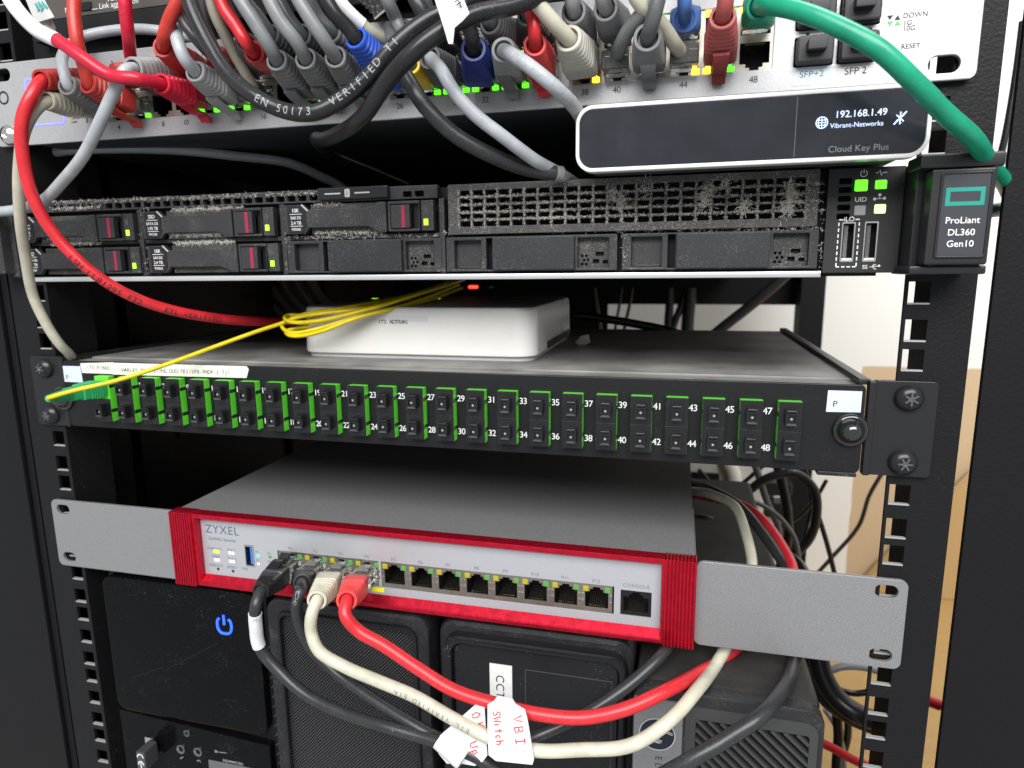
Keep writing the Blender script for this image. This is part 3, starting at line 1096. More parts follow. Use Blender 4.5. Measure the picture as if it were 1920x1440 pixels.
for i in range(NC + 1):
    for j in range(6):
        xx = gx0 + (gx1 - gx0) * i / NC
        zz = gz0 + (gz1 - gz0) * j / 5
        left = 1.0 if i < 14 else 0.55
        cl = 0.5 + 0.5 * math.sin(i * .9 + j * 1.7) * math.sin(i * .37 - j)
        if 0 < j < 5:
            fluff((xx + 3.1, -3.5, zz), int(64 * left * (0.35 + cl)), (1.7, .25, .22), 1.0)
        if j < 5:
            fluff((xx, -3.5, zz + 1.7), int(30 * left * (0.3 + cl)), (.22, .25, .9), 1.0)
for (u, v, n) in ((1165, 380, 120), (1150, 365, 90), (1320, 375, 170), (1330, 358, 120), (1395, 385, 110), (1480, 355, 120), (1487, 375, 140), (1475, 390, 90), (1210, 352, 60), (1360, 342, 60)):
    fluff(at(u, v, -4), n, (1.5, .5, 2.0), 2.2)
for (u0, u1, v0, v1, n) in ((95, 190, 392, 388, 200), (320, 455, 394, 389, 330), (320, 440, 441, 438, 380), (325, 440, 457, 453, 420), (90, 200, 447, 445, 240), (95, 190, 459, 455, 200), (590, 720, 438, 436, 200), (590, 640, 385, 383, 60), (100, 590, 380, 362, 420), (830, 1530, 434, 428, 300), (540, 820, 446, 443, 120)):
    for k in range(n):
        t = random.random()
        fluff(at(u0 + (u1 - u0) * t, v0 + (v1 - v0) * t, -2.4), 1, (.3, .4, .35), 1.8)
for k in range(150):
    fluff(at(random.choice((538, 268, 276, 1170, 1540)) + random.gauss(0, 2), random.uniform(385, 510), -3.0), 1, (.3, .3, .8), 1.2)
tag(b.build('dust', dust_m, sv), kind='stuff')

# ------------------------------------------------------------------ fibre patch panel
fp = thing('fibre_patch_panel', (0, 0, -6), 'black fibre patch panel with a row of green adapters and white port numbers', 'patch panel')
YF = -5.0
hs = [rr(210.2 - 6, 210.2 + 6, 8.8, 20.8, 5.9, 6)]
MB().plate(rr(-216.5, 215.2, -5.6, 34.0, 2.5), [], YF, YF + 1.6, bev=0.4).build('front_panel', black_satin, fp)
b = MB().box(-216, 214.6, YF + 1.6, 12, 30.6, 33.2, b=.5)
b.box(-214, 214, 12, 232, 32.6, 34.0, b=.3)
b.build('top_cover', tray_top_m, fp)
b = MB().box(212.5, 217.5, -2, 236, 33.5, 36.2, b=.6).box(-217.5, -212.5, -2, 236, 33.5, 36.2, b=.6)
b.box(-214, 214, YF + 1.6, 232, -4.6, -3.4).box(-215, -213, YF + 1.6, 232, -4, 33).box(213, 215, YF + 1.6, 232, -4, 33)
b.box(198, 214, YF - .6, YF + 6, -7.4, -5.4, b=.5)
b.build('tray', mat('tray_black', (0.012, 0.012, 0.013), 0.35, speck=(1500, 0.62, DUST)), fp)
for s in (-1, 1):
    b = MB()
    hl = [rr(s * 232.5 - 4, s * 232.5 + 4, z - 3.2, z + 3.2, 3.1, 5) for z in (0, 28.6)]
    xa, xb = sorted((s * 218.2, s * 243.6))
    b.plate(rr(xa, xb, -6.6, 35.8, 2.0), hl, -2.6, -0.3, bev=.3)
    xa, xb = sorted((s * 216.2, s * 219.2))
    b.box(xa, xb, YF - .5, -.5, -6.4, 35.6, b=.7)
    b.build('mounting_ear', mat('ear_satin', (0.011, 0.011, 0.012), 0.40, bump=(1500, 0.2, 0.15)), fp)
b = MB()
b.lathe((0, -2.6, 0), (0, -1, 0), [(5.9, 0), (5.9, .7), (5.2, 2.2), (3.6, 3.4), (2.0, 3.8)], 24)
for k in range(6):
    a = k * math.pi / 3
    M = Matrix.Rotation(a, 4, 'Y')
    b.box(.7, 2.9, -6.9, -6.1, -.35, .35, mi=1, M=M)
b.disc((0, -6.47, 0), 1.2, mi=1, seg=12)
scw = b.build('screw', [mat('screw_black', (0.02, 0.02, 0.021), 0.25, metal=0.3), mat('screw_slot', (0.25, 0.25, 0.25), 0.25, metal=0.9)], fp)
scw.data.transform(Matrix.Translation((0, 0, -6 * S)))
for n, (x, z) in enumerate(((232.5, 0), (232.5, 28.6), (-232.5, 0), (-232.5, 28.6))):
    o = scw if n == 0 else inst(scw, fp, (0, 0, 0))
    o.location = Vector((x, 0, z + 6 - 6)) * S
    o.location.z = (z + 6) * S
    o.rotation_euler.y = n * .5
for s, q in ((1, Vector((210.0, YF, 13.9))), (-1, Vector((-218.5, YF, 11.4)))):
    b = MB()
    b.lathe(q, (0, -1, 0), [(7.4, 0), (7.4, 1.2), (7.0, 2.0), (6.2, 2.4), (5.6, 2.2), (4.6, 4.6), (3.0, 6.2), (1.2, 6.9)], 28)
    b.build('push_latch', knob_mat, fp)
# duplex adapters
AP = 16.07
AX0 = -185.0


def cap_mb(z):
    b = MB()
    b.box(-4.85, 4.85, YF - 5.2, YF - 4.6, z - 6.62, z + 6.62, b=.2)
    b.box(-2.6, 2.6, YF - 8.4, YF - 4.7, z - 3.4, z + 2.7, b=.45)
    b.plate([(-2.5, z - 3.0), (2.5, z - 3.0), (2.5, z + 2.2), (-2.5, z + 2.2)], [[(-1.5, z - 2.0), (1.5, z - 2.0), (1.5, z + 1.4), (-1.5, z + 1.4)]], YF - 9.2, YF - 8.2, bev=.15)
    b.box(-2.2, 2.2, YF - 9.2, YF - 5, z + 2.5, z + 3.6, b=.4)
    b.disc((0, YF - 8.55, z - .3), .55, mi=1, seg=10)
    b.add([(-2.4, YF - 9.25, z - 3.1), (2.4, YF - 9.25, z - 3.1), (1.5, YF - 9.25, z - 2.1), (-1.5, YF - 9.25, z - 2.1)], [(0, 1, 2, 3)], 2)
    return b


b = MB()
b.box(-4.9, 4.9, YF - 4.6, YF, -.3, 26.2, b=.3)
ad = b.build('fibre_adapter', lime, fp)
b = MB()
for z in (6.2, 20.4):
    b.box(-5.0, 5.0, YF - 4.5, YF - .1, z - .9, z + .9)
cl0 = b.build('clip', port_black, ad)
capm = [cap_plas, mat('cap_dot', (0.30, 0.30, 0.31), 0.3), mat('cap_sheen', (0.06, 0.06, 0.063), 0.3)]
c0 = cap_mb(19.7).build('dust_cap', capm, ad)
c1 = cap_mb(6.4).build('dust_cap', capm, ad)
for k in range(24):
    a = ad if k == 0 else ad.copy()
    if k:
        COL.objects.link(a)
        a.parent = fp
        for src in (cl0, c0, c1):
            e = src.copy()
            COL.objects.link(e)
            e.parent = a
    a.location.x = (AX0 + AP * k) * S
bpy.data.objects.remove(c0)                      # first port carries the plugged connector
b = MB()
for k in range(1, 24):
    x = AX0 + AP * k - 10.95
    b.text(str(2 * k + 1), (x, YF - .12, 19.4), 3.1, spacing=.9, bold=.012)
    b.text(str(2 * k + 2), (x, YF - .12, 2.4), 3.1, spacing=.9, bold=.012)
b.build('port_numbers', ink_white, fp)
pl = MB().plate([(199.8, 21.6), (213.6, 21.9), (213.6, 31.2), (200, 31.2)], [], YF - .2, YF - .02).build('paper_label', paper_blue, fp)
MB().text('P', (202.2, YF - .3, 24.0), 2.7).build('lettering', ink, pl)
q0, q1 = at(114, 686, YF), at(156, 717, YF)
pl = MB().plate([(q0.x, q0.z), (q0.x + .3, q1.z), (q1.x, q1.z), (q1.x - .4, q0.z + .2)], [], YF - .25, YF - .02).build('paper_label', paper_blue, fp)
MB().text('P', at(124, 711, YF - .3), 2.6).build('lettering', ink, pl)
a0, a1, a2, a3 = at(151, 681, YF), at(151, 681, YF), at(213, 679, YF), at(213, 701, YF)
pl = MB().plate([(a0.x, a0.z), (at(155, 699, YF).x, at(155, 699, YF).z), (a3.x, a3.z), (a2.x, a2.z)], [], YF - .35, YF - .02).build('paper_label', paper_warm, fp)
q = at(163, 692, YF - .4)
MB().mono('ITS FIBRE', q, 2.1, (at(207, 692, YF).x - q.x) / 9).build('lettering', ink, pl)
pts = [(213, 680), (463, 686.5), (467, 693), (463, 708.5), (213, 702)]
pl = MB().plate([(at(u, v, YF).x, at(u, v, YF).z) for u, v in pts][::-1], [], YF - .45, YF - .02).build('paper_label', paper_warm, fp)
q = at(229, 697, YF - .5)
e = at(432, 702, YF - .5)
s_ = 'WARLEY SMARKETING DUO/TK2/SP8-FWDP-J-TJ1'
uu = (e - q) / len(s_)
MB().mono(s_, q, 2.1, 1.0, u=uu).build('lettering', ink, pl)

# ------------------------------------------------------------------ white fibre terminal on the tray
on = thing('fibre_terminal', (-15, 100, 34), 'white plastic fibre terminal box lying on top of the patch panel', 'network box')
OX0, OX1, OY0, OY1 = -84.0, 60.0, 36.0, 166.0
out = rr(OX0, OX1, OY0, OY1, 11, 8)
inn = rr(OX0 + 2, OX1 - 2, OY0 + 2, OY1 - 2, 9.5, 8)
secs = []
for ins, z in ((0.8, 36.2), (0.2, 36.8), (0, 38), (0.4, 58), (0.7, 62.0), (1.4, 63.3), (2.6, 63.9)):
    secs.append([Vector((x + (-1 if x > (OX0 + OX1) / 2 else 1) * ins, y + (-1 if y > 101 else 1) * ins, z)) for x, y in out])
MB().loft(secs).build('casing', white_plas, on, 30)
secs = [[Vector((x, y, z)) for x, y in inn] for z in (34.0, 36.2)]
MB().loft(secs).build('base_plate', mat('base_grey', (0.42, 0.42, 0.42), 0.4), on)
MB().box(57, 60.3, 72, 152, 37.2, 41.5).box(56.8, 59, 152, 160, 37, 40).build('side_slot', port_black, on)
la, lb_ = at(662, 591, OY0 - .2), at(803, 626, OY0 - .2)
lab = MB().plate(rr(la.x, lb_.x, lb_.z, la.z, 1.0, 3), [], OY0 - .25 + 0.6, OY0 + 1.6).build('paper_label', clear_label, on)
q = at(708, 607, OY0 - .3)
MB().mono('ITS ADTRAN', q + Vector((0, .5, 0)), 2.3, (at(763, 607, OY0).x - q.x) / 10).build('lettering', ink, lab)
for (u, v, m) in ((703, 559.5, led_lime), (820, 559.8, led_lime), (921, 539, mat('led_dim_green', (0.02, 0.25, 0.1), 0.3, emit=(0.02, .6, .2, .6)))):
    q = atz(u, v, 64.0)
    MB().disc((q.x, q.y, 64.05), 2.4, (0, 0, 1)).build('led', m, on)
q = atz(886, 540, 64.0)
b = MB().box(q.x - 4.5, q.x + 4.5, q.y, q.y + 5, 63.6, 66.4, b=.8).build('led', led_red, on)

# ------------------------------------------------------------------ red-framed firewall
zw = thing('firewall_appliance', (0, 0, -99), 'grey firewall with a red ribbed frame, twelve ports and long rack ears', 'firewall')
YZ = -3.0
FZ0, FZ1 = -98.8, -54.8
for s in (-1, 1):
    hs = [rr(s * 232.5 - 1.4 - 4.9, s * 232.5 - 1.4 + 4.9, z - 3, z + 3, 2.95, 6) for z in (-92.6, -60.9)]
    xa, xb = sorted((s * 148.6 - .5, s * 241.3 - 1.4))
    MB().plate(rr(xa, xb, FZ0, FZ1, 3.6), hs, YZ, YZ + 2, bev=.35).build('rack_ear', grey_paint, zw)
    xs = s * 148.6 - .5
    MB().box(min(xs, xs - s * 2), max(xs, xs - s * 2), YZ + 2, 70, FZ0 + 1, FZ1 - .8, b=.3).build('ear_flange', grey_paint, zw)
b = MB().plate([(-148, -97.6), (147.2, -97.6), (147.2, -53.4), (-148, -53.4)], [[(-146.5, -96.4), (145.7, -96.4), (145.7, -54.6), (-146.5, -54.6)]], -1, 240, bev=.3)
b.box(-147, 146.2, 60, 62, -97, -54)
b.build('chassis', grey_paint, zw)
# red bezel
b = MB()
yz0 = -9.5
b.plate([(-134, -97.6), (133.4, -97.6), (133.4, -53.0), (-134, -53.0)], [[(-132.2, -95.3), (132.0, -95.3), (132.0, -55.9), (-132.2, -55.9)]], yz0 + 1.0, -1, bev=.5)
# sloped inner lips
b.add([(-132.2, yz0 + 1.6, -56.0), (132.0, yz0 + 1.6, -56.0), (131.2, -4.15, -58.2), (-131.4, -4.15, -58.2)], [(0, 1, 2, 3)])
b.add([(-132.2, yz0 + 1.6, -95.2), (132.0, yz0 + 1.6, -95.2), (131.2, -4.15, -91.8), (-131.4, -4.15, -91.8)], [(3, 2, 1, 0)])
for s in (-1, 1):
    n = 9
    for k in range(n):
        x = s * (133.9 + k * 1.68) - .4
        zt, zb = -52.6, -98.0
        b.box(min(x, x + s * 1.15), max(x, x + s * 1.15), yz0 - .3, -1, zb, zt, b=.3, seg=1)
    xa, xb = sorted((s * 133.4 - .4, s * 148.6 - .4))
    b.box(xa, xb, yz0 + 1.2, -1, -97.4, -53.2)
b.build('bezel', red_anod, zw)
hs = [[(-82.0, -87.2), (-19.4, -87.2), (-19.4, -72.2), (-82.0, -72.2)], [(-17.8, -87.2), (109.0, -87.2), (109.0, -72.2), (-17.8, -72.2)], [(112.2, -86.8), (127.4, -86.8), (127.4, -73.4), (112.2, -73.4)], [(-103.7, -84.2), (-97.6, -84.2), (-97.6, -71.0), (-103.7, -71.0)]]
MB().plate([(-132.0, -94.9), (131.8, -94.9), (131.8, -56.2), (-132.0, -56.2)], hs, -4.0, -3.0).build('faceplate', face_silver, zw)
yt = -4.12
pz = rj45(15.75, -87.2, -72.2, True, -3.9, hgt=8.4)
pz.box(-7.0, -4.0, -4.3, -3.0, -76.3, -73.4, b=.4, mi=3).box(4.0, 7.0, -4.3, -3.0, -76.3, -73.4, b=.4, mi=4)
for s in (-1, 1):
    for z in (-79, -82.5):
        pz.box(s * 7.0 - .5, s * 7.0 + .5, -4.2, -3.6, z, z + 1.6, b=.1)
p0 = pz.build('ethernet_port', [port_metal, port_black, gold, led_off_y, led_off_g], zw)
for k in range(12):
    o = p0 if k == 0 else inst(p0, zw, (0, 0, 0))
    o.location.x = (-73.3 + 15.75 * k + (0.3 if k > 3 else 0)) * S
rj45(15, -86.6, -73.6, True, -3.7, w=12.4, hgt=7.6).build('console_port', [port_black, mat('console_black', (0.012, 0.012, 0.013), 0.4), gold], zw).location.x = 119.8 * S
b = MB().plate(rr(-103.6, -97.7, -84.1, -71.1, .3, 2), [rr(-103.0, -98.3, -83.4, -71.8, .2, 2)], -4.3, 4, mi=0)
b.box(-100.4, -98.5, -3.6, 4, -82.8, -72.4, mi=1)
b.box(-103.4, -98, 4, 4.4, -84, -71.4, mi=2)
b.build('usb_port', [chrome, usb_blue, port_black], zw)
b = MB()
for k in range(12):
    b.text('P%d' % (k + 1), (-73.3 + 15.75 * k, yt, -71.2), 1.9, align='CENTER')
b.text('CONSOLE', (119.8, yt, -71.6), 1.9, align='CENTER', spacing=1.1)
for t, u, v, h in (('PWR/SYS', 389, 1030, 1.65), ('USER', 397, 1045, 1.65), ('REBOOT', 393, 1061, 1.65), ('PoE 1', 426, 1033, 1.65), ('PoE 2', 427, 1049, 1.65), ('RESET', 426, 1065, 1.65), ('USB', 453, 1068, 1.6),
                   ('P1', 479, 1037, 1.5), ('P2', 480, 1053, 1.5), ('P3', 501, 1040, 1.5), ('P4', 502, 1055, 1.5)):
    b.text(t, at(u, v, yt), h, spacing=1.05)
b.build('lettering', ink_grey, zw)
MB().text('ZYXEL', at(385, 998, yt), 5.0, (1, 0, 0), spacing=1.12, bold=.01).text('ZyWALL Security', at(391, 1011.5, yt), 1.75).build('logo', mat('logo_grey', (0.10, 0.13, 0.17), 0.5), zw)
for (u, v, m) in ((406, 1034, led_lime), (407, 1050, led_white), (434, 1037, led_white), (435, 1052.5, led_white)):
    q = at(u, v, yt)
    MB().box(q.x - 2, q.x + 2, yt - .1, yt + .1, q.z - .95, q.z + .95, b=.08).build('led', m, zw)
for (u, v, m) in ((484, 1042, led_cyan), (485, 1057, led_white), (506, 1044.5, led_off_g), (507, 1060, led_white)):
    MB().disc(at(u, v, yt - .1), .95).build('led', m, zw)
for u, v in ((409, 1067), (437, 1071)):
    MB().disc(at(u, v, yt), .85).build('reset_hole', port_black, zw)
MB().box(-24, -16.6, yt - .05, yt + .1, -90.4, -87.9).build('sticker', yellow_lab, zw)

# ------------------------------------------------------------------ computers below
p1 = thing('desktop_computer', (-155, 0, -440), 'glossy black tower computer with glowing blue power symbol at lower left', 'computer', 'computers standing below the firewall')
b = MB()
b.plate(rr(-213, -97.5, -435, -100.8, 7, 6), [], 3, 330, bev=1.5)
b.build('casing', dark_in, p1)
PY = -3.0
MB().plate(rr(-211, -99.5, -196, -102.4, 7, 6), [], PY, 3.2, bev=.8).build('front_panel', black_gloss, p1)
MB().plate([(-211, -435), (-99.5, -435), (-99.5, -203), (-160, -199.5), (-211, -197.2)], [], PY + .6, 3.2, bev=.6).build('lower_panel', black_gloss, p1)
b = MB()
for k in range(13):
    z = -140 - k * 6.6
    b.stroke([(-98.2, 2.2, z), (-95.2, 2.6, z + 3.4)], .5)
b.build('side_louvre', mat('louvre_grey', (0.06, 0.06, 0.062), 0.4), p1)
q = at(421, 1172, PY)
b = MB()


def ring_path(w_, h_, r, gap):
    pts = []
    n = 40
    o = rr(-w_, w_, -h_, h_, r, 6)
    o = o[14:] + o[:14]
    return o


pp = [(-3.1, 4.1), (-4.4, 3.0), (-4.9, 0.5), (-4.6, -2.6), (-2.9, -5.0), (0, -5.5), (2.9, -5.0), (4.6, -2.6), (4.9, 0.5), (4.4, 3.0), (3.1, 4.1)]
b.tube(catmull([q + Vector((x, -.1, z)) * 1.0 for x, z in pp], 5), .75, 8)
b.tube([q + Vector((0, -.1, .4)), q + Vector((0, -.1, 6.6))], .75, 8)
b.build('power_symbol', led_blue, p1)
b = MB()
for (u, v) in ((340, 1404), (372, 1409), (351, 1374)):
    c = at(u, v, PY + .6)
    r = 3.1 if v > 1380 else 2.2
    b.lathe(c, (0, -1, 0), [(r, 0), (r, .8), (r * .72, .9), (r * .62, .2), (r * .5, -1)], 20)
b.build('audio_jack', mat('jack_metal', (0.28, 0.28, 0.28), 0.25, metal=0.9), p1)
b = MB()
b.text('MS/MMC/SD', at(418, 1428, PY + .45), 1.9, spacing=1.05)
c = at(341, 1421, PY + .4)
b.stroke([c + Vector((-1.5, 0, -1)), c + Vector((1.2, 0, 1))], .4)
c = at(373, 1429, PY + .4)
b.stroke([c + Vector((1.3 * math.cos(t), 0, 1.3 * math.sin(t))) for t in [i * math.pi / 8 for i in range(9)]], .35)
c = at(405, 1409, PY + .4)
b.disc(c, .9, r0=.5)
b.stroke([at(409, 1410, PY + .4), at(425, 1412, PY + .4)], .3)
b.build('lettering', mat('print_grey', (0.4, 0.4, 0.4), 0.5), p1)
q = at(434, 1433, PY + .5)
MB().box(q.x - 17, q.x + 17, PY + .2, PY + .9, q.z - 14, q.z, b=.3).build('card_slot', mat('slot_grey', (0.11, 0.11, 0.115), 0.4), p1)
b = MB()
b.stroke([at(246, 1272, PY - .05), at(306, 1251, PY - .05), at(312, 1255, PY - .05), at(410, 1205, PY - .05)], .5)
b.build('scratch', mat('scratch_grey', (0.010, 0.010, 0.011), 0.4, spec=.2), p1)
# tiny usb receiver in its front
dg = thing('usb_dongle', (-188, 0, -224), 'tiny clear usb dongle plugged into the black tower front', 'dongle')
q = at(283, 1397, PY)
MB().box(q.x - 2.4, q.x + 3.6, PY - 2, PY + 2, q.z - 7, q.z + 7, b=.4).build('plug', chrome, dg)
MB().box(q.x + 1.0, q.x + 7.6, PY - 13, PY - 2, q.z - 7.5, q.z + 6.0, b=1.0).build('body', mat('dongle_dark', (0.05, 0.05, 0.055), 0.15, coat=.5), dg)
b = MB()
c = Vector((q.x + 4.3, PY - 13.1, q.z - .5))
b.stroke([c + Vector((2.2 * math.cos(t), 0, 2.6 + 2.4 * math.sin(t))) for t in [i * math.pi / 10 for i in range(11)]], .7)
b.stroke([c + Vector((2.0 * math.cos(t), 0, -2.6 + 2.6 * math.sin(t))) for t in [i * math.pi / 10 for i in range(11)]], .7)
b.stroke([c + Vector((0, 0, -5.2)), c + Vector((0, 0, 0))], .7)
b.build('ce_mark', ink_white, dg)

p2 = thing('desktop_computer', (-40, 0, -440), 'dark tower computer with a fine mesh front panel, between the two other towers', 'computer', 'computers standing below the firewall')
MB().plate(rr(-91.5, 9.5, -435, -101.4, 9, 8), [rr(-83, 1.5, -428, -109.5, 6, 6)], -6, 20, bev=2.0).build('front_frame', pc_dust, p2)
MB().box(-91, 9, 20, 330, -435, -101.6, b=3).build('casing', pc_dust, p2)
MB().plate(rr(-84.2, 2.6, -429, -108.4, 6, 6), [rr(-82.2, .6, -427, -110.6, 5, 6)], -7.2, -5.4, bev=.6).build('mesh_rim', pc_panel, p2)


def mesh_mat():
    m = mat('speaker_mesh', (0.012, 0.012, 0.013), 0.4)
    nt = m.node_tree
    N, L = nt.nodes, nt.links
    tc = N.new('ShaderNodeTexCoord')
    mp = N.new('ShaderNodeMapping')
    mp.inputs['Rotation'].default_value = (0, math.radians(45), 0)
    mp.inputs['Scale'].default_value = (1, 1, 1)
    L.new(tc.outputs['Object'], mp.inputs[0])
    sp = N.new('ShaderNodeSeparateXYZ')
    L.new(mp.outputs[0], sp.inputs[0])

    def mm(op, a, b=None):
        q = N.new('ShaderNodeMath')
        q.operation = op
        for i, s in enumerate((a, b)):
            if s is None:
                continue
            if isinstance(s, (int, float)):
                q.inputs[i].default_value = s
            else:
                L.new(s, q.inputs[i])
        return q.outputs[0]
    k = math.pi / 0.00150
    h = mm('MULTIPLY', mm('SINE', mm('MULTIPLY', sp.outputs[0], k)), mm('SINE', mm('MULTIPLY', sp.outputs[2], k)))
    h = mm('ABSOLUTE', h)
    r = N.new('ShaderNodeMapRange')
    r.inputs[1].default_value = .50
    r.inputs[2].default_value = .85
    L.new(h, r.inputs[0])
    mx = N.new('ShaderNodeMix')
    mx.data_type = 'RGBA'
    L.new(r.outputs[0], mx.inputs[0])
    mx.inputs[6].default_value = (0.006, 0.006, 0.007, 1)
    mx.inputs[7].default_value = (0.11, 0.11, 0.115, 1)
    p_ = N['Principled BSDF']
    p_.inputs['Specular IOR Level'].default_value = .2
    p = N['Principled BSDF']
    L.new(mx.outputs[2], p.inputs['Base Color'])
    bp = N.new('ShaderNodeBump')
    bp.inputs['Strength'].default_value = .8
    bp.inputs['Distance'].default_value = .0005
    L.new(r.outputs[0], bp.inputs['Height'])
    L.new(bp.outputs[0], p.inputs['Normal'])
    return m


MB().box(-83, 1.2, -3.4, -2.4, -428, -110).build('mesh_panel', mesh_mat(), p2)

p3 = thing('desktop_computer', (67, 0, -440), 'dark tower computer with smooth rounded front and white CCTV strip label', 'computer', 'computers standing below the firewall')
MB().plate(rr(13.5, 120, -435, -102.6, 10, 8), [], -2, 22, bev=3.0).build('front_frame', pc_dust, p3)
MB().box(14.5, 119, 22, 330, -435, -102.8, b=4).build('casing', pc_dust, p3)
MB().plate(rr(18, 116.5, -430, -108.5, 9, 8), [rr(22.5, 112.5, -426, -113, 7, 8)], -7.5, -1, bev=1.4).build('front_lip', pc_panel, p3)
MB().plate(rr(23.2, 111.8, -425, -113.8, 6.5, 8), [], -4.4, -1, bev=.8).build('front_panel', pc_panel, p3)
MB().plate([(63, -190), (109, -190), (109, -124.5), (63, -124.5)], [[(63.4, -189.6), (108.6, -189.6), (108.6, -124.9), (63.4, -124.9)]], -4.75, -4.2).build('drive_outline', mat('outline_grey', (0.05, 0.05, 0.052), 0.3), p3)
a, c = at(918, 1243, -4.6), at(960, 1247, -4.6)
lb2 = MB().plate([(a.x, a.z - 34), (c.x, a.z - 34), (c.x, a.z), (a.x, a.z)], [], -4.9, -4.3).build('paper_label', paper, p3)
q = Vector((a.x + 3.6, -5.0, a.z - 6.0))
MB().text('CCTV', q, 4.6, (0, 0, -1), (1, 0, 0), spacing=1.1).build('lettering', ink, lb2)
q = at(882, 1300, -4.5)
MB().text('IN WIN', q, 2.4, (0, 0, -1), (1, 0, 0)).build('lettering', mat('faint_print', (0.07, 0.07, 0.075), .4), p3)

p4 = thing('desktop_computer', (163, -25, -440), 'small form desktop computer with diagonal slat grille and round logo at lower right', 'computer', 'computers standing below the firewall')
HY = -24.0
MB().box(121.5, 204.5, HY + 5, 300, -435, -110.2, b=4).build('casing', mat('hp_case', (0.022, 0.021, 0.020), 0.5, spec=.35, var=(60, .4), speck=(1700, 0.58, (.10, .10, .095)), bump=(2500, .3, .15)), p4)
b = MB().plate(rr(120.5, 205.5, -435, -111.2, 8, 8), [rr(145.5, 203, -432, -118.5, 6, 6)], HY, HY + 8, bev=1.2)
b.build('front_frame', mat('hp_frame', (0.020, 0.020, 0.021), 0.40, spec=.35, speck=(1600, .62, DUST), bump=(2500, .25, .12)), p4)
MB().box(145, 203.4, HY + 4.5, HY + 5.5, -432, -118).build('grille_backing', port_black, p4)
b = MB()
gxa, gxb, gza, gzb = 150.0, 199.5, -230.0, -125.0
for k in range(-14, 26):
    c0_ = gzb + k * 5.1                      # z where the slat meets the left side
    pa, pb_ = Vector((gxa, 0, c0_)), Vector((gxb, 0, c0_ - (gxb - gxa) * .92))
    # clip against top
    if pa.z < gza or pb_.z > gzb:
        continue
    if pa.z > gzb:
        t = (pa.z - gzb) / (pa.z - pb_.z)
        pa = pa.lerp(pb_, t)
    if pb_.z < gza:
        t = (pa.z - gza) / (pa.z - pb_.z)
        pb_ = pa.lerp(pb_, t)
    dirv = (pb_ - pa).normalized()
    nrm = Vector((-dirv.z, 0, dirv.x))
    vs = []
    for q in (pa, pb_):
        for sgn, yy in ((-.75, HY + .4), (.75, HY + .4), (.95, HY + 4), (-.95, HY + 4)):
            vs.append(Vector((q.x, yy, q.z)) + nrm * sgn)
    b.add(vs, [(0, 1, 5, 4), (1, 2, 6, 5), (2, 3, 7, 6), (3, 0, 4, 7), (0, 3, 2, 1), (4, 5, 6, 7)])
b.plate(rr(145, 203.4, -432, -118, 6, 6), [rr(gxa, gxb, gza, gzb, 1.5, 3)], HY + .6, HY + 4.4, bev=.2)
b.build('slat_grille', mat('slat_grey', (0.050, 0.050, 0.050), 0.38, metal=.2, speck=(1500, .64, (.15, .15, .15))), p4)
MB().box(121.2, 144.0, HY - 1.0, HY + 1, -435, -116.5, b=.4).build('silver_plate', mat('hp_plate', (0.21, 0.215, 0.22), 0.4, metal=.4, var=(700, .08)), p4)
q = at(1232, 1377, HY - 1.1)
lg = MB().disc(q, 8.4, seg=40).build('logo', mat('logo_dark', (0.010, 0.012, 0.022), 0.3), p4)
b = MB()
b.disc(q + Vector((0, -.08, 0)), 8.5, seg=40, r0=8.05)
U = Vector((0, 0, -1))
V = Vector((1, 0, 0))


def lgp(pts):
    return [q + Vector((0, -.1, 0)) + U * x + V * y for x, y in pts]


for o_ in (-.42, .42):
    b.stroke(lgp([(-3.6 + o_, -2.0), (-1.2 + o_, 7.2)]), .38)
    b.stroke(lgp([(-1.9 + o_, 2.2), (-.4, 2.2), (-.9 + o_, -2.0)]), .38)
    b.stroke(lgp([(1.2 + o_, -7.2), (3.4 + o_, 2.2)]), .38)
    b.stroke(lgp([(3.2 + o_, 2.2), (4.6, 2.2), (3.6 + o_, -2.0), (2.4, -2.0)]), .38)
b.build('logo_lines', mat('logo_silver', (0.6, 0.6, 0.62), .3, metal=.5), lg)
q = at(1229, 1417, HY - 1.15)
MB().text('ELITE', q, 3.2, (0, 0, -1), (1, 0, 0), spacing=1.6).build('lettering', mat('print_dark', (0.03, 0.03, 0.035), .5), p4)


# ------------------------------------------------------------------ cables
G_SW = 'patch cables plugged into the silver switch'
G_FW = 'patch cables plugged into the red framed firewall'
G_BG = 'loose cables behind the rack devices'


def px3(pts):
    return [at(*q) for q in pts]


